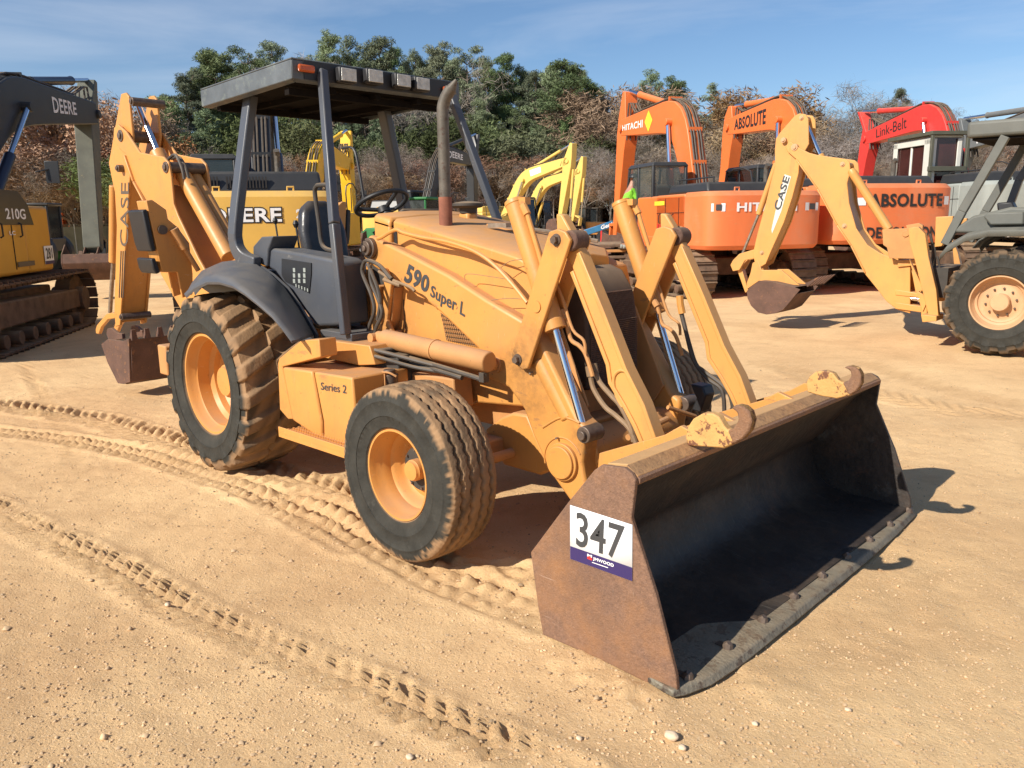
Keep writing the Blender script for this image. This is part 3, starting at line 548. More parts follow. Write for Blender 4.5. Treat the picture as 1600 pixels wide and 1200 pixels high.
# exhaust, air cleaner
eb = B.at(697, 357, y=-.26); mb = MB(); mb.tube([(eb.x, -.26, eb.z-.05), (eb.x, -.26, eb.z+.18)], .039, 20); ex = mb.build('exhaust_pipe', 'exhrust', bl)
mb = MB(); z0 = eb.z+.17; x = eb.x; tip = [(x, -.26, z0), (x, -.26, 2.1), (x, -.26, 2.27), (x+.004, -.258, 2.32), (x+.02, -.25, 2.365), (x+.05, -.235, 2.41)]; mb.tube(tip, .034, 20, cap=False, smooth=3)
a = Vector(tip[-1]); mb.tube([a-Vector((.012, -.006, .02)), a, a+Vector((.03, .014, .045))], [.034, .03, .008], 16); mb.build('stack', 'exh', ex)
mb = MB(); ac = B.at(732, 354, y=.10); mb.bb(ac.x-.045, ac.x+.045, ac.y-.045, ac.y+.045, ac.z-.03, ac.z+.085); mb.build('air_cleaner_neck', 'tan', bl, .015)
mb = MB(); mb.lathe([(.001, 0), (.052, 0), (.055, .03), (.085, .034), (.098, .045), (.098, .06), (.075, .068), (.03, .074), (.001, .076)], (ac.x, ac.y, ac.z+.083), 'z', 32); mb.build('precleaner', 'blackdust', bl)
# ROPS hoses on the hood
mb = MB(); mb.tube([(1.78, .08, 1.64), (2.0, .18, 1.61), (2.3, .3, 1.55)], .012, 6); mb.tube([(1.75, .0, 1.63), (1.95, .12, 1.62), (2.25, .3, 1.57)], .01, 6); mb.bb(1.80, 1.95, -.10, -.06, 1.635, 1.66); mb.build('hood_rods', 'steel', bl)
# --- loader arms and linkage, both sides
armpx = [(566, 380), (577, 367), (640, 398), (700, 429), (760, 468), (830, 509), (850, 545), (874, 595), (902, 655), (916, 668), (918, 680), (913, 694), (909, 722), (912, 744), (924, 790), (905, 812), (890, 783), (858, 738), (832, 680), (818, 640), (794, 606), (760, 590), (746, 545), (687, 488), (650, 458), (600, 428), (575, 412), (566, 400)]
AP = B.xz(armpx, -.47)
lev = B.xz([(857.5, 362), (871, 357.5), (883, 362), (891, 375.5), (824.5, 576.5), (815.5, 578), (803.5, 567.5), (798.4, 555.5)], -.525)
lnk = B.xz([(866, 334), (875, 335), (886, 355), (903, 389), (940, 482), (977, 577), (1005, 633), (1028, 696), (1008, 709), (990, 665), (973, 633), (952, 598), (949, 569), (901, 446), (890, 415), (868, 385)], -.48)
cyl = [B.at(804, 313, y=-.445), B.at(868, 515, y=-.445), B.at(911, 668, y=-.445)]
lift = [B.at(594, 527, y=-.57), B.at(765, 566, y=-.57)]; liftpin = B.at(771, 571, y=-.49); boss = B.at(878, 722, y=-.48)
piv = B.at(574, 388, y=-.50); levtop = B.at(868, 375, y=-.53); levbot = B.at(808, 562, y=-.53); cylpin = B.at(911, 680, y=-.5); levmid = B.at(837, 479, y=-.53)
def side(s):
    q = lambda p: (p[0], p[1]*(-s), p[2]) if s > 0 else tuple(p)      # mirror for the far side
    Y = lambda y: -y if s > 0 else y
    mb = MB(); mb.prism(AP, Y(-.47), Y(-.35)); arm = mb.build('loader_arm', 'tan', bl, .018, seg=3)
    mb = MB(); a, b = B.at(846, 562, y=-.43), B.at(892, 654, y=-.43); mb.tube([q(a), q(b)], [.055, .05], 18); mb.build('arm_edge_tube', 'tan', arm, .01)
    mb = MB(); mb.ycyl(boss.x, boss.z, Y(-.49), Y(-.465), .098, 40); mb.ycyl(boss.x, boss.z, Y(-.505), Y(-.46), .084, 40); mb.build('pivot_cap', 'tan', arm, .004)
    mb = MB(); mb.ycyl(piv.x, piv.z, Y(-.50), Y(-.34), .062, 28); mb.ycyl(piv.x, piv.z, Y(-.52), Y(-.5), .045, 24); mb.ycyl(piv.x, piv.z, Y(-.535), Y(-.5), .02, 12); mb.build('arm_pin', 'bolt', arm, .004)
    mb = MB(); mb.ycyl(liftpin.x, liftpin.z, Y(-.482), Y(-.46), .042, 24); mb.ycyl(liftpin.x, liftpin.z, Y(-.515), Y(-.48), .027, 20); mb.build('lift_pin', 'tandust', arm, .003)
    if s < 0:
        tl, tr, br, bl_ = [B.at(u, v, y=-.4735) for u, v in ((638, 411), (672, 433), (668, 459), (630, 440))]
        lettering('590', quad(tl, tr, br, bl_), 'charcoal', arm, .035)
        tl, tr, br, bl_ = [B.at(u, v, y=-.4735) for u, v in ((674, 445), (728, 474), (725, 502), (671, 468))]
        lettering('Super L', quad(tl, tr, br, bl_), 'charcoal', arm, .02)
    # weld beads, bosses and grease fittings
    mb = MB(); mb.tube([(boss.x+.125*math.cos(a_), Y(-.472), boss.z+.125*math.sin(a_)) for a_ in np.linspace(.5, 3.4, 22)], .004, 6); mb.build('weld_bead', 'tan', arm)
    e = B.xz([(848, 668), (878, 652), (906, 661)], -.47); mb = MB(); mb.tube([(x_, Y(-.472), z_) for x_, z_ in e], .005, 6, smooth=4); mb.build('weld_bead', 'tan', arm)
    for gx_, gz_ in ((levbot.x+.05, levbot.z-.07), (liftpin.x-.06, liftpin.z+.05), (boss.x-.03, boss.z+.12)): mb = MB(); mb.cyl((gx_, Y(-.47), gz_), (gx_, Y(-.492), gz_), .006, n=8); mb.build('grease_fitting', 'steel', arm)
    # lift cylinder
    mb = MB(); a, b = Vector(q(lift[0])), Vector(q(lift[1])); d = (b-a).normalized(); mb.tube([a-d*.02, a+d*.04, a+d*.05, b-d*.012, b], [.036, .04, .055, .057, .05], 24); lc = mb.build('lift_cylinder', 'tandust', bl, .004)
    mb = MB(); mb.tube([a+d*.5, a+d*.515], .0605, 24); mb.build('clamp_band', 'tandust', lc)
    mb = MB(); mb.ycyl(a.x-.02, a.z, Y(-.63), Y(-.40), .028, 16); mb.build('pin', 'tandust', lc, .003)
    mb = MB(); lo = Vector((0, 0, -.075))
    mb.tube([a+Vector((-.02, 0, -.03)), a+d*.12+lo, a+d*.5+lo*1.15, a+d*.8+lo*1.3, b-d*.05+lo*1.3, b-d*.03+lo*.5], .014, 8, smooth=4); mb.tube([a+Vector((-.06, 0, -.05)), a+d*.16+lo*1.4, a+d*.5+lo*1.5, a+d*.72+lo*1.6], .014, 8, smooth=4); mb.box(b-d*.045+lo*1.15, (.035, .04, .05)); mb.build('hose', 'hose', lc)
    # lever
    mb = MB(); mb.prism(lev, Y(-.388), Y(-.365)); mb.build('lever_plate', 'tan', bl, .006); mb = MB(); mb.prism(lev, Y(-.525), Y(-.502)); lv = mb.build('lever_plate', 'tan', bl, .006)
    
    for lp_ in (levtop, levbot): mb = MB(); mb.bolt(lp_.x, lp_.z, Y(-.525), .019, .02, -1 if s < 0 else 1); mb.ycyl(lp_.x, lp_.z, Y(-.526), Y(-.37), .03, 16); mb.build('lever_bolt', 'bolt', lv)
    mb = MB(); mb.ycyl(levmid.x, levmid.z, Y(-.531), Y(-.5), .03, 28); mb.build('pin_cap', 'tan', lv)
    mb = MB(); mb.ycyl(levtop.x+.055, levtop.z-.005, Y(-.50), Y(-.40), .05, 20); mb.build('pin_boss', 'rustbrown', lv, .008)
    # push link with its raised flanges
    mb = MB(); mb.prism(lnk, Y(-.468), Y(-.412)); lk = mb.build('push_link', 'tan2', bl, .008)
    mb = MB()
    for pts in ([(893, 424), (902, 447), (949, 569), (953, 598), (974, 633), (991, 665), (1008, 705)], [(903, 395), (940, 484), (976, 577), (1004, 633), (1025, 692)]):
        mb.strip(B.xz(pts, -.475), .022, Y(-.478), Y(-.404))
    mb.build('flange', 'tan2', lk, .004)
    mb = MB(); mb.tube([(q_.x, Y(-.47), q_.z) for q_ in [B.at(u, v, y=-.475) for u, v in ((983, 590), (977, 581), (968, 579), (960, 586), (958, 600), (963, 620), (972, 636))]], .0085, 8, smooth=4); mb.build('web_rib', 'tan2', lk)
    # dump cylinder
    a, b, c = [Vector(q(p)) for p in cyl]; d = (b-a).normalized(); mb = MB(); mb.tube([a, a+d*.02, a+d*.022, b-d*.05, b-d*.05, b], [.054, .056, .053, .053, .057, .057], 28); dc = mb.build('dump_cylinder', 'tan', bl, .003)
    mb = MB(); mb.tube([b-d*.01, c], .0205, 20); mb.build('piston_rod', 'chrome', dc)
    mb = MB(); mb.ycyl(cylpin.x, cylpin.z, Y(-.50), Y(-.38), .042, 20); mb.ycyl(cylpin.x, cylpin.z, Y(-.52), Y(-.48), .024, 12); mb.build('rod_eye', 'bolt', dc, .004)
    mb = MB(); e = [q(B.at(u, v, y=-.47)) for u, v in ((817, 320), (824, 335), (829, 352), (842, 395), (852, 430))]; mb.tube(e, .0125, 10, smooth=4); mb.tube(e[:2], .02, 10); mb.box(q(B.at(819, 314, y=-.45)), (.05, .04, .035)); mb.build('oil_pipe', 'tan', dc)
    mb = MB(); e = [q(B.at(u, v, y=-.40)) for u, v in ((876, 486), (884, 500), (892, 530), (905, 540), (915, 553), (924, 580), (926, 588))]; mb.tube(e, .011, 8, smooth=4); mb.tube([e[0], e[1]], .02, 10)
    e = [q(B.at(u, v, y=-.42)) for u, v in ((868, 440), (880, 470), (895, 515), (912, 532), (915, 553))]; mb.tube(e, .008, 8, smooth=4); mb.build('oil_line', 'tandust', dc)
    if s < 0: hp = [[(922, 580), (927, 606), (945, 635), (963, 650), (985, 672), (996, 705), (990, 722), (974, 720), (955, 705)], [(928, 576), (938, 598), (955, 618), (970, 635), (986, 668), (990, 690)]]
    else: hp = None
    if hp:
        tubes('hydraulic_hose', 'hosetan', dc, [[B.at(u, v, y=-.36) for u, v in l] for l in hp], .013)
        tubes('hose_fitting', 'hosetan', dc, [[B.at(u, v, y=-.36) for u, v in l] for l in (((920, 572), (923, 588)), ((927, 568), (930, 584)))], .019, 0)
    else:
        for l in ([(1064, 486), (1070, 510), (1083, 560), (1104, 590), (1128, 610), (1132, 650)], [(1062, 480), (1075, 530), (1087, 568), (1100, 580), (1138, 612), (1147, 655)]): tubes('hydraulic_hose', 'hose', dc, [[B.at(u, v, y=.42) for u, v in l]], .012)
        mb = MB(); mb.tube([B.at(u, v, y=.42) for u, v in ((1062, 462), (1063, 475), (1066, 490))], .02, 8); mb.build('hose_fitting', 'tan', dc)
        mb = MB(); mb.prism(B.xz([(1078, 600), (1098, 604), (1103, 618), (1094, 645), (1080, 640), (1088, 622), (1084, 615)], .40), .40, .50); mb.build('rod_bracket', 'black', dc, .008)
side(-1); side(1)
# oil pipe along the hood side, from the arm pivot to the lever
mb = MB()
mb.tube([B.at(u, v, y=-.50) for u, v in ((590, 373), (598, 370), (618, 359), (632, 364), (660, 371), (700, 378), (740, 392), (770, 412), (800, 443), (824, 473))], .0115, 8, smooth=5)
mb.tube([B.at(u, v, y=-.495) for u, v in ((780, 418), (800, 440), (818, 466), (826, 480))], .007, 8, smooth=3); mb.build('boom_oil_pipe', 'tan', bl)
# wiry dead weeds caught on the pipe
for l in ([(768, 469), (795, 466), (824, 468)], [(780, 420), (797, 408), (818, 405)], [(790, 436), (765, 432), (729, 428), (727, 438)]): tubes('dead_weed', 'hosetan', bl, [[B.at(u, v, y=-.48) for u, v in l]], .002, 3, 5)
# hoses at the arm stand
for l in ([(566, 420), (572, 407), (592, 414), (608, 432), (612, 436)], [(570, 408), (566, 425), (580, 460), (585, 485), (577, 510), (574, 528)], [(578, 414), (580, 440), (592, 470), (597, 490), (588, 512), (585, 528)], [(575, 412), (590, 450), (594, 474), (590, 500)]): tubes('hydraulic_hose', 'hose', bl, [[B.at(u, v, y=-.56) for u, v in l]], .012)
mb = MB(); mb.tube([B.at(u, v, y=-.55) for u, v in ((600, 437), (612, 441), (626, 446))], .013, 8); mb.tube([B.at(u, v, y=-.55) for u, v in ((592, 424), (612, 437), (640, 448), (648, 455))], .009, 8, smooth=3); mb.build('hose_fitting', 'hosetan', bl)
# arm stand (tower) and its front stiffener
mb = MB(); mb.prism(B.xz([(577, 378), (590, 372), (600, 420), (598, 525), (561, 522), (567, 450)], -.34), -.34, -.22); mb.prism(B.xz([(577, 378), (590, 372), (600, 420), (598, 525), (561, 522), (567, 450)], -.34), .22, .34); mb.prism(B.xz([(600, 418), (611, 440), (604, 500), (615, 525), (596, 528)], -.50), -.50, -.47); mb.bb(1.16, 1.26, -.5, .5, .75, 1.3); mb.build('arm_stand', 'tan', bl, .008)
mb = MB(); mb.prism(B.xz([(612, 445), (616, 450), (612, 500), (600, 524), (590, 524), (603, 495)], -.47), -.47, -.40); mb.build('stand_gusset', 'tandust', bl, .005)
# cross tube and torque pipes between the arms
mb = MB(); mb.ycyl(boss.x+.03, boss.z+.03, -.37, .37, .115, 32); mb.build('cross_tube', 'tan', bl, .008)
mb = MB(); mb.tube([(2.93, -.25, .60), (2.93, .1, .63)], .016, 10); mb.tube([(2.90, .15, .68), (2.95, .35, .60)], .012, 8); mb.tube([(2.98, -.3, .5), (3.05, -.1, .45), (3.0, .1, .48)], .013, 8, smooth=4); mb.build('cross_oil_pipe', 'tandust', bl)
mb = MB(); mb.prism([(2.42, 1.30), (2.55, 1.18), (2.75, .75), (2.62, .55), (2.42, .62)], -.345, -.33); mb.build('front_cheek_plate', 'tandust', bl, .005); mb = MB(); mb.prism([(2.42, 1.30), (2.55, 1.18), (2.75, .75), (2.62, .55), (2.42, .62)], .33, .345); mb.build('front_cheek_plate', 'tandust', bl, .005)
# --- canopy, posts, fender, platform
RX0, RX1, RY, ZR, ZF = -.475, .735, .68, 2.615, 2.655
tp = lambda x: lerp(ZR, ZF, (x-RX0)/(RX1-RX0))
mb = MB(); i_ = .05; zb = .125
o_ = [(RX0, -RY), (RX1, -RY), (RX1, RY), (RX0, RY)]
mb.loft([(x, y, tp(x)-.012) for x, y in o_], [(x, y, tp(x)) for x, y in o_])
for a, b in zip(o_, o_[1:]+o_[:1]):
    ia = (a[0]*1+(i_ if a[0] < 0 else -i_), a[1]+(i_ if a[1] < 0 else -i_)); ib = (b[0]*1+(i_ if b[0] < 0 else -i_), b[1]+(i_ if b[1] < 0 else -i_))
    mb.loft([(a[0], a[1], tp(a[0])-.012), (b[0], b[1], tp(b[0])-.012), (ib[0], ib[1], tp(b[0])-.013), (ia[0], ia[1], tp(a[0])-.013)][::-1], [(a[0], a[1], tp(a[0])-zb), (b[0], b[1], tp(b[0])-zb), (ib[0], ib[1], tp(b[0])-zb-.012), (ia[0], ia[1], tp(a[0])-zb-.012)][::-1])
roof = mb.build('canopy_roof', mat('weathered_roof_paint', (.095, .108, .118), .5, var=.3, scale=5, spots=(.19, .215, .19), soft=.2, spot_amt=.55, spot_scale=8, bump=.1), bl, .006)
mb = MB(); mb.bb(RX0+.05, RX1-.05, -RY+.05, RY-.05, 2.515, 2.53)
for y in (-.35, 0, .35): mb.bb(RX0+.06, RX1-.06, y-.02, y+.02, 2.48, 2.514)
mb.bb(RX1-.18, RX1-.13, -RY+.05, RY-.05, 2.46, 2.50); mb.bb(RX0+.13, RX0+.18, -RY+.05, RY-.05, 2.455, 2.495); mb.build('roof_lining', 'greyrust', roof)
mb = MB(); mb.bb(RX1+.001, RX1+.006, -.60, .60, ZF-.12, ZF-.01); fb = mb.build('light_bar', 'black', roof)
for (u, v) in ((545, 117), (587, 119), (631, 126), (661, 131)):
    p = B.at(u, v, x=.80); mb = MB(); mb.bb(.745, .80, p.y-.066, p.y+.066, p.z-.048, p.z+.048); wl = mb.build('work_light', 'black', roof, .012); mb = MB(); mb.bb(.8, .806, p.y-.056, p.y+.056, p.z-.038, p.z+.038); mb.build('lens', 'lens', wl, .006)
for u, v in ((479, 107), (702, 141)):
    p = B.at(u, v, x=.755); mb = MB(); mb.bb(.742, .765, p.y-.058, p.y+.058, p.z-.022, p.z+.022); mb.build('marker_light', 'amber', roof, .015)
def bezc(P, n=4):
    Q = []
    for i in range(len(P)-1):
        a, b, c_, d = [Vector(P[j]) for j in (max(i-1, 0), i, i+1, min(i+2, len(P)-1))]
        for k in range(n): t = k/n; Q.append(tuple(.5*((2*b)+(c_-a)*t+(2*a-5*b+4*c_-d)*t*t+(3*b-a-3*c_+d)*t**3)))
    return Q+[tuple(P[-1])]
for s in (-1, 1):
    Yp = .635*s
    mb = MB(); tw = .47 if s < 0 else .57; q = [(.742, tw, 2.60), (1.10, .685, 1.67), (1.20, .715, 1.02)]
    for a, b in zip(q[:-1], q[1:]): mb.beam((a[0], s*a[1], a[2]), (b[0], s*b[1], b[2]), .055, .05, up=(1, 0, 0))
    mb.build('front_post', 'grey', bl, .008)
    c0 = [(0, .555, 2.53), (0, .64, 2.15), (0, .74, 1.68), (.0, .748, 1.56), (.03, .745, 1.49), (.10, .735, 1.44), (.22, .72, 1.41)]; q = [Vector(p) for p in c0]; Q = []
    for k_ in range(len(q)-1):
        a, b, c_, d = [q[j_] for j_ in (max(k_-1, 0), k_, k_+1, min(k_+2, len(q)-1))]
        for t_ in (0, .34, .67): Q.append(.5*((2*b)+(c_-a)*t_+(2*a-5*b+4*c_-d)*t_*t_+(3*b-a-3*c_+d)*t_**3))
    Q.append(q[-1]); mb = MB(); secs = []
    for k_, p in enumerate(Q):
        d = (Q[min(k_+1, len(Q)-1)]-Q[max(k_-1, 0)]).normalized(); yv = Vector((0, 1, 0)); u_ = (yv-d*yv.dot(d)).normalized(); w_ = d.cross(u_); sq = [p+w_*(a*.050)+u_*(b*.032) for a, b in ((-1, -1), (1, -1), (1, 1), (-1, 1))]; secs.append([(v_.x, v_.y*s, v_.z) for v_ in sq])
    for k_ in range(len(secs)-1): mb.loft(secs[k_], secs[k_+1], k_ == 0, k_ == len(secs)-2)
    mb.build('rear_post', 'grey', bl, .01)
mb = MB(); mb.tube([B.at(u, v, y=-.60) for u, v in ((524, 289), (500, 289), (494, 292), (492, 302), (498, 345), (502, 378), (510, 389), (524, 392))], .014, 10, smooth=3); mb.build('grab_rail', 'blackdust', bl)
mb = MB(); mb.tube([B.at(u, v, y=.62) for u, v in ((535, 232), (552, 232), (560, 260), (570, 320))], .012, 8, smooth=3); mb.build('far_grab_rail', 'black', bl)
def fender(s, Bf, parent, m_='grey', off=0.0):
    Yf = lambda y: y*(-s)
    lip = [(290, 463), (303, 451), (323, 441), (342, 441), (363, 447), (382, 459), (401, 474), (424, 494), (440, 513), (455, 533)]
    cre = [(291, 456), (303, 443), (318, 431), (340, 427), (362, 433), (387, 451), (405, 467), (428, 487), (446, 508), (462, 531)]
    inn = [(300, 441), (315, 423), (335, 414), (347, 409), (372, 406), (398, 411), (421, 427), (443, 447), (466, 481), (489, 521)]
    A = [Bf.at(u, v, y=-1.09) for u, v in lip]; K = [Bf.at(u, v, y=-1.06) for u, v in cre]; I = [Bf.at(u, v, y=-.73) for u, v in inn]
    mb = MB(); th = .012; rows = []
    for a, k, i2 in zip(A, K, I):
        rows.append([(a.x, Yf(1.09), a.z), (lerp(a.x, k.x, .6), Yf(1.085), lerp(a.z, k.z, .6)), (k.x, Yf(1.055), k.z), (i2.x, Yf(.73), i2.z), (i2.x-.01, Yf(.715), i2.z-.09)])
    n = 5; vs = [p for r_ in rows for p in r_]; vs2 = [(p[0], p[1]*.995, p[2]-th*1.2) for p in vs]
    fs = [(i*n+j, (i+1)*n+j, (i+1)*n+j+1, i*n+j+1) for i in range(len(rows)-1) for j in range(n-1)]
    mb.add(vs, fs); mb.add(vs2, fs); N_ = len(rows)
    mb2 = []
    for i in range(N_-1): mb.add([vs[i*n], vs[(i+1)*n], vs2[(i+1)*n], vs2[i*n]], [(0, 1, 2, 3)])
    for i in (0, N_-1):
        for j in range(n-1): mb.add([vs[i*n+j], vs[i*n+j+1], vs2[i*n+j+1], vs2[i*n+j]], [(0, 1, 2, 3)])
    o = mb.build('fender', m_, parent, sm=60); sb = o.modifiers.new('s', 'SUBSURF'); sb.levels = sb.render_levels = 0
    return o
fender(-1*-1*-1, B, bl); fender(1, B, bl)
# inner skirts that close the gap under the mudguards
for s_ in (-1, 1):
    mb = MB(); inn = [(300, 443), (315, 425), (335, 416), (347, 411), (372, 408), (398, 413), (421, 429), (443, 449), (466, 483), (489, 523)]; e = B.xz(inn, -.73); mb.prism(e+[(e[-1][0], .93), (.75, .93), (-.35, 1.12)], s_*.705, s_*.69); mb.build('inner_skirt', 'grey', bl)
    mb = MB(); mb.bb(-.45, .15, s_*.46, s_*.685, 1.22, 1.36); mb.build('corner_box', 'grey', bl, .03)
# side console
cp = B.xz([(418, 390), (426, 388), (478, 397), (518, 405), (526, 411), (534, 508), (493, 511), (478, 490), (455, 458), (430, 425), (417, 417)], -.66)
mb = MB(); mb.prism(cp, -.66, -.45); con = mb.build('side_console', 'grey', bl, .02, seg=3); mb = MB(); mb.prism(cp, .45, .66); mb.build('side_console', 'grey', bl, .02)
mb = MB(); mb.prism(B.xz([(395, 385), (408, 370), (426, 369), (419, 390), (417, 417), (395, 408)], -.68), -.68, -.48); mb.build('control_box', 'grey', bl, .01)
fx = B.xz([(441, 404), (487, 411), (487, 428), (484, 458), (468, 450), (447, 440), (441, 430)], -.662); mb = MB(); mb.prism(fx, -.667, -.655); fp = mb.build('fuse_opening', 'black', con)
mb = MB()
for (u, v) in [(460+i*8, 422+j*8.5) for i in range(3) for j in range(3)]:
    p = B.at(u, v, y=-.668)
    if (u, v) != (468, 422): mb.box((p.x, -.668, p.z), (.026, .006, .026))
for i in range(5): p = B.at(463+i*4.5, 446+i*1.8, y=-.668); mb.box((p.x, -.668, p.z), (.012, .005, .02))
mb.build('relays', 'cabgrey', con)
mb = MB(); mb.prism([(1.06, 1.0), (1.02, 1.30), (.98, 1.02)], -.60, -.55); 
mb = MB(); mb.bb(.90, 1.235, -.70, -.40, .985, 1.025); mb.loft([(.90, -.70, .985), (1.235, -.70, .985), (1.235, -.40, .985), (.90, -.40, .985)][::-1], [(.96, -.66, .93), (1.22, -.66, .93), (1.22, -.40, .93), (.96, -.40, .93)][::-1]); mb.bb(.2, 1.2, -.42, .70, .96, 1.0); mb.build('platform', 'grey', bl, .006)
mb = MB(); mb.bb(.98, 1.14, -.36, .36, 1.0, 1.58); mb.build('dash_panel', 'blackdust', bl, .02)
# seat
mb = MB(); sx = .20; mb.bb(sx-.2, sx+.25, -.22, .18, 1.0, 1.22); mb.build('seat_base', 'black', bl, .03)
mb = MB(); mb.bb(sx-.2, sx+.28, -.22, .18, 1.225, 1.37); mb.build('seat_cushion', 'seat', bl, .05, seg=4)
bk = MB(); o1 = [(y, z) for y, z in ((-.20, 0), (-.21, .26), (-.17, .42), (-.08, .48), (.05, .48), (.14, .42), (.18, .26), (.17, 0))]
A_ = [(sx-.16-z*.22, y, 1.36+z) for y, z in o1]; B_ = [(sx-.28-z*.22, y*.96, 1.36+z) for y, z in o1]; bk.loft(A_, B_); bk.build('seat_back', 'seat', bl, .045, seg=4)
for u, v, y in ((521, 303, -.3), (462, 350, -.42), (430, 345, -.1)):
    top_ = B.at(u, v, y=y); mb = MB(); mb.tube([(top_.x+.06, y, 1.3), (top_.x+.03, y, (1.3+top_.z)/2), top_], .007, 6); mb.tube([top_-Vector((0, 0, .025)), top_, top_+Vector((0, 0, .025))], [.012, .022, .012], 10); mb.build('control_lever', 'black', bl)
# steering wheel
sc = Vector((.74, -.06, 1.80)); ax_ = Vector((.45, 0, -.9)).normalized(); e1 = Vector((0, 1, 0)); e2 = ax_.cross(e1); mb = MB(); rad = .178
mb.tube([sc+e1*math.cos(a)*rad+e2*math.sin(a)*rad for a in np.linspace(0, 2*math.pi, 49)], .015, 10); sw = mb.build('steering_wheel', 'black', bl)
mb = MB()
for a in (1.5, 3.6, 5.8): mb.tube([sc+ax_*.05, sc+e1*math.cos(a)*rad+e2*math.sin(a)*rad], .014, 8)
mb.tube([sc+ax_*.05, (1.02, -.06, 1.52)], .03, 12); mb.tube([sc+ax_*.03, sc+ax_*.07], .045, 16); mb.build('steering_column', 'black', sw)
mb = MB(); mb.loft([(.86, -.18, 1.60), (.86, .12, 1.60), (1.13, .14, 1.66), (1.13, -.2, 1.66)][::-1], [(.86, -.16, 1.66), (.86, .10, 1.66), (1.13, .14, 1.765), (1.13, -.2, 1.765)][::-1]); mb.build('instrument_cowl', 'blackdust', bl, .02)
mb = MB(); mb.tube([(1.12, -.36, 1.62), (1.10, -.42, 1.55), (1.04, -.46, 1.50)], .02, 8); mb.tube([(1.16, -.33, 1.66), (1.10, -.40, 1.60)], .018, 8); mb.build('wiring_bundle', 'black', bl)
# side tank / step box
F_ = lambda pts, y: B.xz(pts, y)
q = [B.at(u, v, y=-.985) for u, v in ((441, 573), (487, 580), (495, 684), (458, 656))]
def boxy(name, px, y0, y1, m_='tan', bev=.012): mb = MB(); mb.prism(B.xz(px, y0), y0, y1); return mb.build(name, m_, bl, bev)
boxy('tool_box', [(441, 574), (487, 580), (489, 590), (502, 660), (503, 688), (457, 657)], -.985, -.62)
fb2 = boxy('fuel_tank', [(490, 581), (550, 590), (556, 660), (548, 700), (506, 689), (505, 658), (492, 592)], -.985, -.60)
tl, tr, br, bl_ = [B.at(u, v, y=-.9885) for u, v in ((501, 597), (541, 602), (541, 615), (501, 609))]; lettering('Series 2', quad(tl, tr, br, bl_), 'charcoal', fb2, .01)
boxy('platform_support', [(492, 532), (500, 530), (577, 540), (586, 570), (560, 571), (501, 558)], -.74, -.55, 'tan', .006)
boxy('side_bracket', [(434, 568), (436, 560), (470, 532), (498, 530), (501, 558), (441, 573), (458, 655), (450, 655), (437, 640)], -.975, -.86, 'tan', .006)
mb = MB(); s0, s1, s2 = B.at(434, 662, y=-1.10), B.at(540, 700, y=-1.10), 0; zt = s0.z-.005; mb.bb(s0.x, s1.x+.02, -1.10, -.94, zt-.05, zt-.042); mb.bb(s0.x, s1.x+.02, -1.10, -1.092, zt-.075, zt-.012); mb.bb(s0.x, s1.x+.02, -.948, -.94, zt-.04, zt+.0); stp = mb.build('step', 'tan', bl, .003)
mb = MB()
for i in range(26):
    x = s0.x+.03+i*(s1.x-s0.x)/27
    for y in (-1.085, -1.05, -1.015, -.98): mb.box((x, y, zt-.036), (.011, .011, .012), Matrix.Rotation(R(45), 3, 'Z'))
mb.build('step_studs', 'tan', stp)
# filler canister, wire clutter ahead of the tank
mb = MB(); fcn = B.at(609, 592, y=-.72); mb.tube([(fcn.x, -.72, fcn.z-.07), (fcn.x, -.72, fcn.z+.02), (fcn.x, -.72, fcn.z+.03)], [.042, .05, .05], 20); mb.tube([(fcn.x, -.72, fcn.z+.03), (fcn.x, -.72, fcn.z+.055)], .034, 14); fl = mb.build('filler_cap', 'bolt', bl, .004)
mb = MB(); mb.tube([(fcn.x-.09, -.74, fcn.z), (fcn.x-.05, -.76, fcn.z+.01), (fcn.x-.02, -.77, fcn.z+.04), (fcn.x+.06, -.77, fcn.z+.05), (fcn.x+.10, -.75, fcn.z+.03)], .006, 6, smooth=3); mb.tube([(fcn.x+.02, -.77, fcn.z+.04), (fcn.x+.03, -.78, fcn.z-.04), (fcn.x-.01, -.775, fcn.z-.06)], .004, 6, smooth=3); mb.build('latch_wire', 'tandust', fl)
mb = MB(); mb.bb(1.30, 1.62, -.66, -.42, .70, .93); mb.bb(1.36, 1.52, -.70, -.45, .93, .96); mb.build('valve_block', 'blackdust', bl, .01)
mb = MB(); mb.tube([(1.30, -.68, .93), (1.38, -.72, .955), (1.5, -.7, .95), (1.75, -.6, .90), (2.0, -.52, .86)], .012, 8, smooth=4); mb.tube([(1.34, -.70, .90), (1.5, -.72, .92), (1.7, -.62, .87), (1.9, -.55, .85)], .011, 8, smooth=4); mb.build('chassis_hose', 'hose', bl)
boxy('frame_rail', [(566, 590), (640, 582), (708, 592), (712, 640), (690, 650), (560, 660)], -.56, -.42, 'tandust', .01)
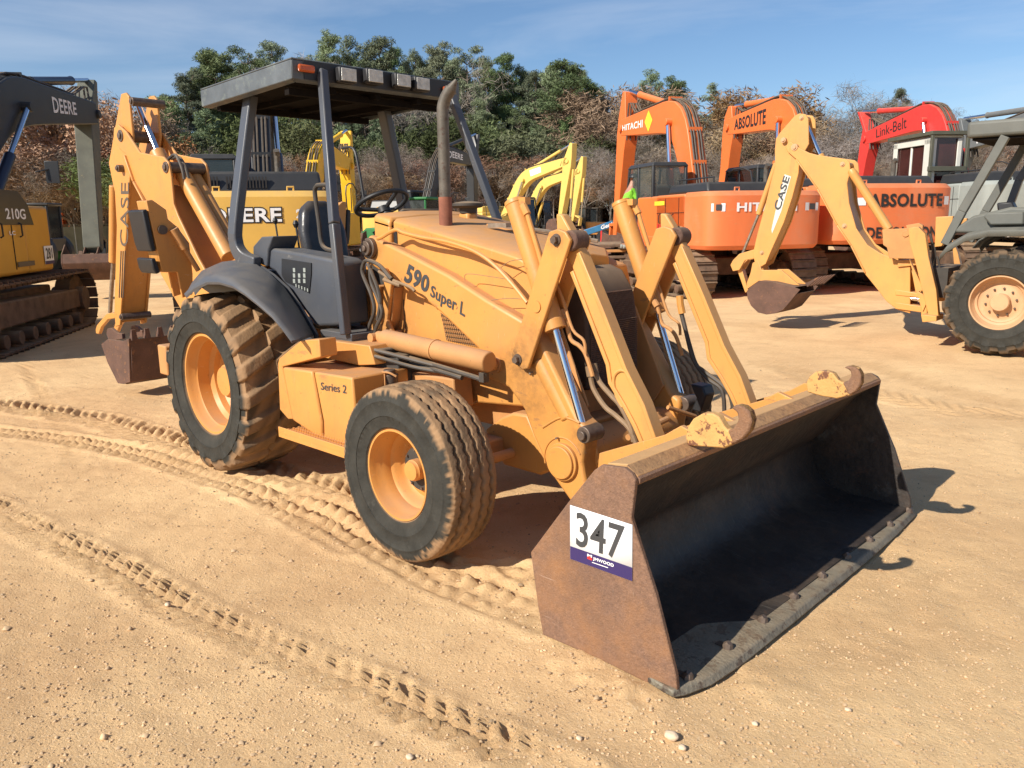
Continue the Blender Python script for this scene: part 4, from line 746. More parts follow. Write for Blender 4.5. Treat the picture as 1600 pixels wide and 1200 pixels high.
# --- front bucket
nb = [(829, 863), (888, 784), (928, 735), (940, 726.5), (975, 731), (987, 740), (993, 751), (986, 810), (1011, 888), (1024, 928), (1040, 992), (1044, 1008), (1056, 1056), (1058, 1079), (1024, 1074), (940, 1032), (848, 992), (840, 945)]
YN, YF = -1.19, 1.225
NB = B.xz(nb, YN); TN = B.at(993, 751, y=YN); TF = B.at(1377, 594, y=YF); LN = B.at(1058, 1079, y=YN); LF = B.at(1425, 792, y=YF)
dT = Vector((TF.x-TN.x, TF.z-TN.z)); dL = Vector((LF.x-LN.x, LF.z-LN.z))
def far(x, z): t = min(max((z-LN.z)/(TN.z-LN.z), -.1), 1.1); d = dL*(1-t)+dT*t; return (x+d.x, z+d.y)
def bpt(x, z, y): t = (y-YN)/(YF-YN); f = far(x, z); return Vector((lerp(x, f[0], t), y, lerp(z, f[1], t)))
def bprism(mb, pts, y0, y1):
    a = sum(pts[i][0]*pts[(i+1) % len(pts)][1]-pts[(i+1) % len(pts)][0]*pts[i][1] for i in range(len(pts)))
    if a < 0: pts = pts[::-1]
    return mb.loft([bpt(x, z, y0) for x, z in pts][::-1], [bpt(x, z, y1) for x, z in pts][::-1])
mb = MB(); bprism(mb, NB, YN, YN+.02); bk_ = mb.build('front_bucket', 'rust', bl, .004)
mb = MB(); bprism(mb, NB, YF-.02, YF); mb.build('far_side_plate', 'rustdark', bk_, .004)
def crv(P, n=5):
    Q = []
    for i in range(len(P)-1):
        a, b, c_, d = [Vector(P[j]) for j in (max(i-1, 0), i, i+1, min(i+2, len(P)-1))]
        for k in range(n): t = k/n; Q.append(tuple(.5*((2*b)+(c_-a)*t+(2*a-5*b+4*c_-d)*t*t+(3*b-a-3*c_+d)*t**3)))
    return Q+[tuple(P[-1])]
N = dict(zip(range(len(NB)), NB)); xl = LN.x; x_back = NB[16][0]; zt_ = TN.z
inner = crv([(TN.x-.005, zt_-.02), (TN.x-.14, zt_-.13), (x_back+.14, zt_-.36), (x_back+.06, .30), (x_back+.12, .10), (x_back+.28, .035), (xl-.02, .022)], 6)
outer = [(xl-.02, .004), (x_back+.02, .004), (NB[17][0]-.01+.015, NB[17][1]), (NB[0][0]+.012, NB[0][1]), (NB[1][0]+.015, NB[1][1]-.01), (NB[2][0]+.015, NB[2][1]-.01), (NB[3][0]+.01, NB[3][1]-.012), (NB[4][0], NB[4][1]-.012)]
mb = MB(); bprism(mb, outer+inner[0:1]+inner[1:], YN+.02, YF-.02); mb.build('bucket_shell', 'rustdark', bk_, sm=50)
# top beam: tan plate then rusty slope down to the bright lip line
zc = NB[3][1]; tb = [(NB[3][0]+.005, NB[3][1]+.002), (NB[4][0]-.004, NB[4][1]+.006), (NB[4][0]-.004, NB[4][1]-.008), (NB[3][0]+.005, NB[3][1]-.014)]
mb = MB(); bprism(mb, tb, YN+.03, YF-.03); mb.build('top_beam', 'tanbeam', bk_, .003)
mb = MB(); bprism(mb, [(NB[4][0]-.003, NB[4][1]+.006), (TN.x-.004, TN.z+.012), (TN.x-.002, TN.z-.022), (NB[4][0]-.003, NB[4][1]-.02)], YN+.02, YF-.02); mb.build('rusted_slope', 'slope', bk_, .003)
mb = MB(); bprism(mb, [(TN.x-.006, TN.z+.010), (TN.x+.006, TN.z+.004), (TN.x+.005, TN.z-.015), (TN.x-.004, TN.z-.02)], YN+.02, YF-.02); mb.build('spill_edge', 'rust', bk_, .002)
for y0 in (-.62, -.31, .28, .59):
    mb = MB(); bprism(mb, [(NB[0][0]-.12, .36), (NB[0][0]-.09, .62), (NB[3][0]-.10, NB[3][1]-.02), (NB[3][0]-.02, NB[3][1]+.035), (NB[3][0]+.06, NB[3][1]+.008), (NB[3][0]+.012, NB[3][1]-.01), (NB[1][0]+.008, NB[1][1]), (NB[0][0]+.002, NB[0][1])], y0, y0+.03); mb.build('bucket_ear', 'tan', bk_, .004)
# cutting edge with plough bolts
le = B.at(1062, 1092, z=.004); mb = MB()
def lipP(x, y, z): t = (y-YN)/(YF-YN); return (x+dL.x*t*.4, y, z)
L0, L1 = -1.205, 1.30
pl = [(L0, xl-.05), (L0-.004, xl-.005), (L0+.035, xl+.022), (-1.05, xl+.058), (-.85, xl+.072), (-.4, xl+.070), (.4, xl+.060), (.9, xl+.045), (L1-.06, xl+.02), (L1, xl-.02), (L1-.02, xl-.10)]
a = [lipP(x, y, .002) for y, x in pl]; b_ = [lipP(x-(.022 if x > xl else 0), y, .030) for y, x in pl]; back = [(L1-.08, xl-.2), (L0+.03, xl-.2)]
mb.loft(a+[lipP(x, y, .002) for y, x in back], b_+[lipP(x, y, .030) for y, x in back]); mb.build('cutting_edge', 'edge', bk_, .006)
for i in range(9):
    mb = MB(); y = -1.10+i*.288; p = lipP(xl-.012, y, .028); mb.tube([p, (p[0], p[1], .04), (p[0]+.006, p[1], .052)], [.024, .022, .012], 8); mb.beam((p[0]-.05, y+.004, .031), (p[0], y, .033), .03, .006); mb.build('plough_bolt', 'bolt', bk_)
# hooks on top
def hook(px, u0, v0, z):
    y = B.at(u0, v0, z=z).y; pts = B.xz(px, y); mb = MB(); mb.mat(0); mb.prism(pts, y-.02, y+.02); h = mb.build('lifting_hook', 'tanrust', bk_, .006); return h, y
hk = [(1078, 695), (1075, 680), (1079, 665), (1087, 653), (1103, 644), (1118, 645), (1127, 650), (1135, 664), (1141, 671), (1150, 668), (1158, 655), (1156, 643), (1147, 636), (1154, 631), (1166, 634), (1175, 642), (1179, 656), (1175, 672), (1165, 684), (1150, 692), (1135, 699), (1110, 697)]
h1, yh1 = hook(hk, 1100, 697, .80)
hk2 = [(1264, 612), (1262, 598), (1267, 588), (1277, 580), (1292, 578), (1304, 582), (1311, 592), (1319, 597), (1328, 594), (1333, 586), (1331, 578), (1321, 573), (1331, 571), (1342, 574), (1348, 584), (1348, 598), (1342, 609), (1330, 617), (1310, 622), (1285, 618)]
h2, yh2 = hook(hk2, 1290, 618, .84)
for pxs, y, par in ((hk[8:20], yh1, h1), (hk2[7:18], yh2, h2)):
    pts = B.xz(pxs, y); mb = MB(); mb.prism(pts, y-.023, y+.023); mb.build('worn_tip', 'rust', par, .007)
# lot sign, writing on the near side plate
sg = [B.at(u, v, y=YN-.003) for u, v in ((891, 789), (988, 820), (988, 908), (891, 873))]; bd = [B.at(u, v, y=YN-.004) for u, v in ((891, 853), (988, 887), (988, 908), (891, 873))]
mb = MB(); mb.add(sg, [(0, 1, 2, 3)]); sgo = mb.build('lot_sign', 'white', bk_); so_ = sgo.modifiers.new('t', 'SOLIDIFY'); so_.thickness = .002; so_.offset = 0
mb = MB(); mb.add([p+Vector((0, -.0005, 0)) for p in bd], [(0, 1, 2, 3)]); mb.build('band', 'purple', sgo)
lettering('347', quad(*[B.at(u, v, y=YN-.0062) for u, v in ((900, 799), (976, 822), (972, 877), (900, 853))]), 'charcoal', sgo, .012, 'number')
lettering('JMWOOD', quad(*[B.at(u, v, y=YN-.0062) for u, v in ((926.5, 870), (959, 881), (959, 888), (926.5, 876))]), 'white', sgo, .035, 'auctioneer_name')
lettering('AUCTION COMPANY', quad(*[B.at(u, v, y=YN-.0062) for u, v in ((925, 878), (950, 886), (950, 889), (925, 880))]), 'white', sgo, .01, 'small_print') if 0 else None
mb = MB(); e = [B.at(u, v, y=YN-.0060) for u, v in ((917.5, 866), (925, 868.5), (925, 876), (917.5, 873))]; mb.add(e, [(0, 1, 2, 3)]); mb.build('emblem', 'red', sgo)
lettering('M', quad(*[B.at(u, v, y=YN-.0066) for u, v in ((917.5, 865), (925, 867.5), (925, 871.5), (917.5, 869))]), 'white', sgo, .05, 'emblem_letter')
mb = MB(); e = [B.at(u, v, y=YN-.0062) for u, v in ((925, 878), (950, 886.5), (950, 887.7), (925, 879.2))]; mb.add(e, [(0, 1, 2, 3)]); mb.build('rule', 'white', sgo)
# ================================================================ digging ends of the two backhoes
def z7(l): return [(x/2.2857+900, y/2.2857+120) for x, y in l]
def z4(l): return [(x/3.752+150, y/3.752+300) for x, y in l]
def z3(l): return [(x/6.316+150, y/6.316+130) for x, y in l]
def dig(par, Fr_, S, off):
    """S: traced outlines; every plate has its own plane and thickness"""
    made = []
    def bld(mb, n, m_, p=None, bev=.008):
        o = mb.build(n, m_, p or par, bev)
        if not p: o.location = off[0]; o.rotation_euler = (0, 0, off[1])
        return o
    bx = Fr_.xz(S['boom'], -.17); mb = MB(); mb.prism(bx, -.19, -.165); mb.prism(bx, .165, .19)
    if 'boomcore' in S: mb.prism(Fr_.xz(S['boomcore'], -.16), -.166, .166)
    boom = bld(mb, 'digging_boom', S['m'])
    if 'boomtop' in S:
        e = Fr_.xz(S['boomtop'], -.17); mb = MB()
        for (a, b) in zip(e[:-1], e[1:]): mb.beam((a[0], -.19, a[1]), (b[0], -.19, b[1]), .05, .02, up=(0, 0, 1))
        bld(mb, 'boom_rib', S['m'], boom)
    dx = Fr_.xz(S['dip'], -.12); mb = MB(); mb.prism(dx, -.145, -.12); mb.prism(dx, .12, .145); mb.prism(Fr_.xz(S['dipcore'], -.12), -.121, .121); dip = bld(mb, 'dipper', S['m'])
    for u, v, r_ in S['pins']:
        mb = MB()
        p = Fr_.at(u, v, y=-.2); h_ = .155 if (u, v, r_) in (S['pins'][0], S['pins'][-1]) else .2; mb.ycyl(p.x, p.z, -h_, h_, r_, 20); mb.ycyl(p.x, p.z, -h_-.015, -h_, r_*.55, 12); mb.lathe([(r_*1.55, 0), (r_*1.55, .012), (r_*1.1, .014)], (p.x, -.205, p.z), 'y', 24, -1) if 0 else None
        bld(mb, 'boom_pin', S.get('pinm', 'bolt'), boom, .003)
    a, b, c = [Fr_.at(u, v, y=0) for u, v in S['crowd']]; mb = MB(); mb.tube([b, c], S.get('crowdr', .06), 20); cc = bld(mb, 'crowd_cylinder', S['m']); mb = MB(); mb.tube([a, b], .03, 18); bld(mb, 'piston_rod', 'chrome', cc, 0)
    a, b, c = [Fr_.at(u, v, y=-.06) for u, v in S['bcyl']]; mb = MB(); mb.tube([a, b], .045, 18); bc = bld(mb, 'bucket_cylinder', S['m']); mb = MB(); mb.tube([b, c], .022, 14); bld(mb, 'piston_rod', 'steel', bc, 0)
    for y in (-.1, .1): mb = MB(); mb.prism(Fr_.xz(S['bell'], -.1), y-.02, y+.02); bld(mb, 'bell_link', S['m'], dip, .006)
    if 'link2' in S: mb = MB(); mb.prism(Fr_.xz(S['link2'], -.1), -.06, .06); bld(mb, 'tipping_link', S['m'], dip, .006)
    for i, (p0, p1, r_, y) in enumerate(S['bmcyl']): a, b = Fr_.at(*p0, y=y), Fr_.at(*p1, y=y); mb = MB(); d = (b-a).normalized(); mb.tube([a-d*.03, a+d*.04, a+d*.05, b], [r_*.8, r_*1.05, r_, r_], 22); bld(mb, 'boom_cylinder', S['m'])
    # bucket
    yb = S['by']; mb = MB(); sd = Fr_.xz(S['bside'], -yb); mb.prism(sd, -yb, -yb+.02); mb.prism(sd, yb-.02, yb)
    sh = Fr_.xz(S['bshell'], -yb); th = .018; n = len(sh)
    cxm, czm = Fr_.xz([S['bcen']], -yb)[0]
    ins = [(x+(cxm-x)*.07, z+(czm-z)*.07) for x, z in sh]; mb.prism(sh+ins[::-1], -yb+.019, yb-.019); bk = bld(mb, 'digging_bucket', S['bm'], None, .003)
    t0, t1 = Fr_.xz(S['tooth'], -yb)
    for k in range(6):
        mb = MB()
        y = -yb+.05+k*(2*yb-.1)/5; d = Vector((t1[0]-t0[0], 0, t1[1]-t0[1])); s = Vector((-d.z, 0, d.x)).normalized()
        A = Vector((t0[0], y, t0[1])); Bp = Vector((t1[0], y, t1[1]))
        mb.loft([A+s*.03+Vector((0, -.03, 0)), A+s*.03+Vector((0, .03, 0)), A-s*.03+Vector((0, .03, 0)), A-s*.03+Vector((0, -.03, 0))], [Bp+s*.006+Vector((0, -.022, 0)), Bp+s*.006+Vector((0, .022, 0)), Bp-s*.006+Vector((0, .022, 0)), Bp-s*.006+Vector((0, -.022, 0))])
        bld(mb, 'tooth', S.get('toothm', 'rust'), bk, .003)
    if 'ears' in S:
        for y in (-.13, .13): mb = MB(); mb.prism(Fr_.xz(S['ears'], -.13), y-.018, y+.018); bld(mb, 'bucket_ear', S.get('earm', S['bm']), bk, .004)
    for l, y, r_ in S.get('hoses', []): mb = MB(); mb.tube([Fr_.at(u, v, y=y) for u, v in l], r_, 8, smooth=5); bld(mb, 'hydraulic_hose', 'hose', boom, 0)
    return boom, dip, bk
D1 = Frame(-1.25, 0, 3); off1 = (D1.o, D1.h)
S1 = dict(m='tan', bm='rustbrown',
    boom=[(187, 194), (192, 199), (199, 205), (221, 238), (245, 243), (258, 245), (266, 254), (270, 275), (274, 318), (281, 337), (312, 402), (350, 470), (345, 520), (325, 520), (286, 484), (254, 428), (231, 312), (213, 282), (199, 241), (190, 233), (180, 218), (181, 200)],
    boomcore=[(236, 300), (262, 290), (300, 400), (345, 480), (330, 515), (290, 484), (258, 425)],
    boomtop=[(200, 243), (214, 284), (232, 318)],
    dip=[(193, 147), (200, 145), (205, 151), (211, 212), (208, 260), (205, 300), (198, 407), (191, 508), (184, 510), (182, 487), (186, 353), (183, 300), (179, 282), (173.7, 255), (182.5, 206)],
    dipcore=[(182, 262), (206, 262), (204, 300), (197, 407), (190, 504), (184, 504), (183, 487), (187, 353), (184, 300)],
    pins=[(197.5, 157.7, .04), (187, 212, .055), (183, 263, .035), (257.7, 261.4, .05), (182, 496, .035)],
    crowd=[(214, 160), (246, 238), (262, 275)], crowdr=.075, bcyl=[(178, 290), (177, 410), (172, 488)],
    bell=z4([(8, 805), (15, 780), (70, 715), (105, 705), (125, 715), (120, 740), (80, 745), (40, 790), (25, 832), (10, 828)]),
    bmcyl=[((284, 270), (358, 402), .07, -.02), ((300, 268), (362, 380), .06, .10)], by=.38,
    bside=[(158, 538), (168, 530), (192, 533), (201, 529), (203, 597), (193, 600), (184, 599), (168, 567)], bcen=(190, 550),
    bshell=[(158, 537), (166, 562), (176, 585), (185, 598), (195, 601), (203, 597), (203, 560), (201, 531)], tooth=[(201, 532), (200, 516)], ears=z4([(75, 800), (95, 795), (130, 825), (160, 830), (165, 860), (85, 872), (70, 830)]), toothm='rustbrown',
    hoses=[([(276, 300), (285, 340), (300, 360), (310, 400), (330, 430)], -.03, .03), ([(272, 290), (282, 350), (305, 395), (322, 440)], .04, .035), ([(262, 250), (274, 242), (284, 262), (288, 280)], -.1, .014), ([(268, 248), (280, 246), (290, 262), (296, 285)], -.03, .014)])
o1 = dig(bl, D1, S1, off1)
# writing on the dipper, read upwards
q = [D1.at(u, v, y=-.149) for u, v in ((187, 385), (189, 285), (201.5, 285), (200, 385))]
c_ = lettering('CASE', lambda s, t: q[0].lerp(q[1], s).lerp(q[3].lerp(q[2], s), 1-t), 'brownletter', o1[1], 0.0)
for du in (0, 4, 8): a, b = D1.at(189+du*.8, 392, y=-.149), D1.at(186+du*.8, 465, y=-.149); mb = MB(); mb.beam(a, b, .006, .012, up=(1, 0, 0)); mb.build('stripe', 'brownletter', o1[1])
# swing tower, raised stabilizer with rubber pads, rear frame
mb = MB(); mb.prism([(-1.45, .45), (-1.05, .45), (-.95, .75), (-1.05, 1.25), (-1.35, 1.15)], -.16, .16); mb.bb(-1.0, -.85, -.95, .95, .55, .78); mb.bb(-1.0, -.88, -.45, .45, .5, 1.15); mb.build('swing_frame', 'tandust', bl, .012)
SX = -1.08
def yz(l, x): return [(q.y, q.z) for q in (B.at(u, v, x=x) for u, v in l)]
def xprism(mb, pts, x0, x1, mir=1): return mb.loft([(x0, y*mir, z) for y, z in pts], [(x1, y*mir, z) for y, z in pts])
for mir in (1, -1):
    mb = MB(); st = yz(z4([(285, 50), (320, 45), (405, 105), (415, 160), (470, 205), (540, 300), (545, 345), (560, 480), (560, 600), (500, 620), (470, 470), (380, 470)]), SX); xprism(mb, st, SX, SX+.025, mir); xprism(mb, st, SX-.16, SX-.135, mir); xprism(mb, [st[0], st[11], (st[11][0]+.02, st[11][1]), (st[0][0]+.02, st[0][1])], SX-.134, SX-.001, mir); stb = mb.build('stabilizer_leg', 'tan', bl, .006)
    mb = MB(); e = yz(z4([(260, 108), (290, 100), (345, 345), (318, 350), (300, 300)]), SX); xprism(mb, e, SX-.25, SX+.03, mir); mb.build('rubber_pad', 'black', stb, .01)
    mb = MB(); e = yz(z4([(312, 392), (338, 385), (370, 470), (345, 482), (325, 450)]), SX); xprism(mb, e, SX-.25, SX+.03, mir); mb.build('rubber_pad', 'black', stb, .01)
    mb = MB(); a, b, c = [B.at(u, v, x=SX+.05) for u, v in z4([(455, 215), (520, 330), (600, 460)])]
    for q in (a, b, c): q.y *= mir
    mb.tube([a, b], .035, 14); mb.tube([b, c], .02, 12); mb.build('stabilizer_cylinder', 'tandust', stb)
    mb = MB(); pn = B.at(*z4([(378, 222)])[0], x=SX); mb.cyl((SX-.17, pn.y*mir, pn.z), (SX+.05, pn.y*mir, pn.z), .035, n=16); mb.build('stabilizer_pin', 'bolt', stb)
# ================================================================ the second backhoe loader, cut by the right edge
C2 = Frame(2.72, 8.557, 3); b2 = root_at('backhoe_loader', C2); tag(b2, 'tan backhoe loader at the right edge, digging arm folded, with faded grey canopy', 'backhoe loader', 'tan backhoe loaders')
wheel(b2, -.06, -1.085, -1, .632, .50, .315, .13, .105, 10, 'lug', .165, 'rimtan', 7, .35); wheel(b2, -.06, 1.085, 1, .632, .50, .315, .13, .105, 10, 'lug', .165, 'rimtan', 8, .4)
mb = MB(); mb.lathe([(.001, 0), (.095, 0), (.105, -.012), (.105, -.04)], (-.06, -1.015, .632), 'y', 32, -1); mb.build('hub_cap', 'rimtan', b2)
wheel(b2, 2.1, -1.1, -1, .45, .36, .225, .17, .055, 8, 'rib', .1, 'tan2', 9); wheel(b2, 2.1, 1.1, 1, .45, .36, .225, .17, .055, 8, 'rib', .1, 'tan2', 10)
mb = MB(); mb.ycyl(-.06, .612, -.7, .7, .12); mb.bb(-.9, 1.3, -.34, .34, .55, .95); mb.bb(1.0, 2.5, -.30, .30, .52, .80); mb.bb(2.0, 2.2, -.8, .8, .38, .52); mb.build('chassis', 'tandust', b2, .01)
mb = MB(); mb.bb(1.1, 2.5, -.42, .42, .75, 1.6); mb.build('engine_hood', 'tan2', b2, .03)
S2 = dict(m='tan2', pinm='rimtan', bm='rustbrown',
    boom=z7([(757, 238), (770, 232), (800, 255), (835, 272), (870, 281), (940, 290), (966, 294), (978, 305), (982, 335), (970, 380), (977, 450), (1002, 540), (1042, 600), (1085, 628), (1150, 655), (1195, 665), (1195, 845), (1150, 832), (1110, 802), (1080, 762), (1030, 700), (980, 600), (930, 530), (860, 400), (812, 325), (785, 292), (757, 268), (750, 252)]),
    boomcore=z7([(870, 330), (955, 340), (970, 450), (1000, 545), (1040, 605), (1100, 660), (1100, 790), (1030, 695), (980, 595), (930, 520)]),
    boomtop=z7([(790, 296), (865, 400), (935, 530), (985, 602), (1035, 700)]),
    dip=z7([(783, 140), (800, 131), (822, 134), (832, 150), (834, 240), (800, 300), (797, 345), (775, 430), (745, 520), (700, 620), (680, 668), (660, 680), (640, 660), (634, 630), (650, 560), (680, 450), (697, 380), (713, 320), (712, 262), (716, 222), (730, 200)]),
    dipcore=z7([(720, 240), (795, 300), (790, 345), (770, 430), (742, 518), (700, 615), (675, 660), (645, 655), (640, 630), (655, 560), (685, 450), (715, 320)]),
    pins=[(1250, 183.5, .035), (1223.5, 219, .04), (1241, 230, .05), (1316, 256.5, .035), (1319, 353, .035), (1188, 395, .032)],
    crowd=[(1258, 190), (1281, 242), (1300, 280)], crowdr=.055, bcyl=z7([(716, 310), (652, 492), (595, 632)]),
    bell=z7([(553, 672), (562, 655), (585, 632), (635, 617), (668, 618), (672, 640), (640, 648), (605, 655), (585, 690), (562, 694)]), link2=z7([(572, 692), (588, 688), (612, 765), (600, 772)]),
    bmcyl=[(z7([(985, 338)])[0], z7([(1118, 545)])[0], .058, -.26)], by=.36,
    bside=z7([(610, 765), (622, 752), (655, 728), (700, 732), (782, 753), (800, 760), (740, 832), (712, 845), (680, 849), (650, 842), (625, 818), (612, 790)]), bcen=z7([(690, 770)])[0],
    bshell=z7([(782, 752), (700, 733), (655, 729), (622, 752), (610, 790), (625, 818), (650, 842), (680, 849), (712, 845), (735, 835), (790, 775)]), tooth=z7([(820, 745), (865, 715)]), ears=z7([(612, 735), (625, 700), (632, 665), (650, 655), (665, 690), (735, 690), (800, 745), (700, 735), (655, 728), (612, 758)]), earm='tan2', bshm='tan2', toothm='rustbrown')
o2 = dig(b2, C2, S2, ((0, 0, 0), 0))
q = [C2.at(u, v, y=-.149) for u, v in z7([(700, 480), (742, 352), (766, 362), (726, 490)])]
mb = MB(); mb.add([C2.at(u, v, y=-.1475) for u, v in z7([(712, 482), (745, 348), (768, 356), (733, 480), (700, 560), (698, 545)])], [(0, 1, 2, 3, 4, 5)]); dc_ = mb.build('decal', 'offwhite', o2[1])
q = [C2.at(u, v, y=-.1495) for u, v in z7([(705, 470), (742, 352), (764, 360), (729, 480)])]
lettering('CASE', lambda s, t: q[3].lerp(q[2], s).lerp(q[0].lerp(q[1], s), t), 'charcoal', dc_, .03)
ms = MB()
for (a, b) in zip(z7([(985, 240)]), z7([(1000, 250)])): pass
# swing tower with ribs, stabilizer leg, rear panel
mb = MB(); sw = C2.xz(z7([(1100, 700), (1150, 655), (1200, 640), (1235, 650), (1250, 740), (1240, 840), (1160, 838), (1110, 800)]), -.2)
mb.prism(C2.xz(z7([(1150, 655), (1230, 650), (1240, 670), (1150, 680)]), -.2), -.22, .22); mb.prism(C2.xz(z7([(1140, 805), (1240, 820), (1240, 842), (1140, 828)]), -.2), -.22, .22); mb.prism(C2.xz(z7([(1225, 650), (1250, 650), (1262, 850), (1240, 850)]), -.2), -.3, .3); mb.prism(C2.xz(z7([(1140, 760), (1240, 775), (1240, 790), (1140, 780)]), -.2), -.2, .2); mb.build('swing_tower', 'tan2', b2, .008)
mb = MB(); mb.tube([C2.at(u, v, y=-.15) for u, v in z7([(1150, 788), (1235, 795)])], .03, 12); mb.build('swing_cylinder', 'chrome', b2)
mb = MB(); ys = -.75; mb.prism(C2.xz(z7([(1192, 540), (1225, 535), (1250, 560), (1262, 640), (1290, 760), (1298, 850), (1280, 862), (1262, 850), (1240, 760), (1215, 660), (1195, 590)]), ys), ys-.05, ys+.05)
for a, b, c in ([(1192, 650), (1235, 740), (1205, 700)], [(1200, 690), (1250, 760), (1215, 770)], [(1215, 760), (1262, 790), (1240, 840)]): mb.prism(C2.xz(z7([a, b, c]), ys), ys-.03, ys+.03)
mb.prism(C2.xz(z7([(1245, 845), (1300, 850), (1300, 868), (1250, 872)]), ys), ys-.17, ys+.17); mb.build('stabilizer_leg', 'tan2', b2, .006)
mb = MB(); ys = .75; mb.prism(C2.xz(z7([(1240, 590), (1262, 640), (1290, 760), (1298, 850), (1280, 862), (1262, 850)]), -.75), ys-.05, ys+.05); mb.build('stabilizer_leg', 'tan2', b2, .006)
mb = MB(); mb.prism(C2.xz(z7([(1095, 545), (1190, 540), (1205, 560), (1210, 650), (1120, 648), (1112, 610), (1098, 600)]), -.3), -.32, -.28); mb.prism(C2.xz(z7([(1180, 530), (1225, 522), (1240, 530), (1235, 640), (1210, 650)]), -.4), -.42, -.36); tpn = C2.at(*z7([(1178, 560)])[0], y=-.32); mb.ycyl(tpn.x, tpn.z, -.335, -.3, .045, 20); mb.build('tower_top', 'tandust', b2, .006)
mb = MB(); mb.prism(C2.xz(z7([(1288, 500), (1350, 497), (1345, 540), (1310, 605), (1284, 608)]), -.5), -.55, -.45); mb.prism(C2.xz(z7([(1375, 505), (1400, 505), (1398, 540), (1378, 545)]), -.3), -.36, -.28); mb.build('seat_platform', 'tan2', b2, .008)
mb = MB()
for l, r_ in (([(1265, 560), (1275, 620), (1270, 690), (1285, 730)], .018), ([(1280, 600), (1283, 660), (1278, 700)], .015), ([(1290, 640), (1300, 700), (1280, 740)], .014)): mb.tube([C2.at(u, v, y=-.5) for u, v in z7(l)], r_, 8, smooth=4)
mb.bb(-1.05, -.75, -.55, .55, .62, 1.0); mb.build('hose_bank', 'blackdust', b2)
# grey mudguard, side posts, roof, rear console
px = z7([(1306, 630), (1330, 600), (1400, 560), (1480, 542), (1600, 545)]); A = [C2.at(u, v, y=-1.0) for u, v in px]; x1 = -A[0].x-.12
arc = [(A[0].x, A[0].z), (A[1].x, A[1].z), (A[2].x, A[2].z), (A[3].x, A[3].z), (.15, A[3].z+.005), (.45, A[3].z-.08), (.75, A[3].z-.3), (.85, .95)]
rows = [[(x, -1.10, z-.09), (x, -1.09, z-.02), (x, -1.0, z+.01), (x, -.6, z+.015)] for x, z in arc]; mb = MB(); vs = [p for r_ in rows for p in r_]; mb.add(vs, [(i*4+j, (i+1)*4+j, (i+1)*4+j+1, i*4+j+1) for i in range(len(rows)-1) for j in range(3)])
fo = mb.build('fender', 'grey2', b2, sm=60); sdm = fo.modifiers.new('t', 'SOLIDIFY'); sdm.thickness = .015
mb = MB(); mb.add([(p[0], -p[1], p[2]) for p in vs], [(i*4+j, (i+1)*4+j, (i+1)*4+j+1, i*4+j+1) for i in range(len(rows)-1) for j in range(3)]); fo = mb.build('fender', 'grey2', b2, sm=60); fo.modifiers.new('t', 'SOLIDIFY').thickness = .015
fz = A[3].z; mb = MB(); mb.prism([(-.75, fz-.05), (-.5, fz+.15), (-.1, fz+.25), (.5, fz+.22), (.5, fz-.1)], -.70, -.55); mb.build('side_console', 'grey2', b2, .03); mb = MB(); mb.prism([(-.75, fz-.05), (-.5, fz+.15), (-.1, fz+.25), (.5, fz+.22), (.5, fz-.1)], .55, .70); mb.build('side_console', 'grey2', b2, .03)
mb = MB(); e = C2.xz(z7([(1455, 500), (1470, 485), (1600, 482), (1600, 528), (1480, 530)]), -.8); mb.prism(e, -.82, -.6); mb.build('tool_tray', 'grey2', b2, .02)
mb = MB(); e = C2.xz(z7([(1505, 450), (1560, 446), (1575, 478), (1508, 480)]), -.5); mb.prism(e, -.55, -.35); mb.build('armrest', 'black', b2, .02)
for y in (-.66, .66):
    pts = [C2.at(u, v, y=-.66) for u, v in z7([(1318, 598), (1380, 480), (1535, 212)])]; mb = MB()
    for a, b in zip(pts[:-1], pts[1:]): mb.beam((a.x, y, a.z), (b.x, y, b.z), .09, .10, up=(1, 0, 0))
    mb.build('rear_post', 'grey2', b2, .008)
pts = [C2.at(u, v, y=-.66) for u, v in z7([(1410, 530), (1480, 470), (1520, 360), (1600, 235)])]; mb = MB()
for a, b in zip(pts[:-1], pts[1:]): mb.beam((a.x, .45, a.z), (b.x, .45, b.z), .09, .09, up=(1, 0, 0))
mb.build('inner_post', 'grey', b2, .008)
r0 = C2.at(1512, 193, y=-.68); r1 = C2.at(1512, 216, y=-.68); mb = MB(); mb.bb(r0.x, r0.x+1.75, -.70, .70, r1.z, r0.z+.02); rf = mb.build('canopy_roof', 'grey2', b2, .04, seg=3)
mb = MB(); mb.bb(r0.x+.06, r0.x+1.7, -.64, .64, r1.z-.03, r1.z-.001); mb.build('roof_lining', 'greyrust', rf)
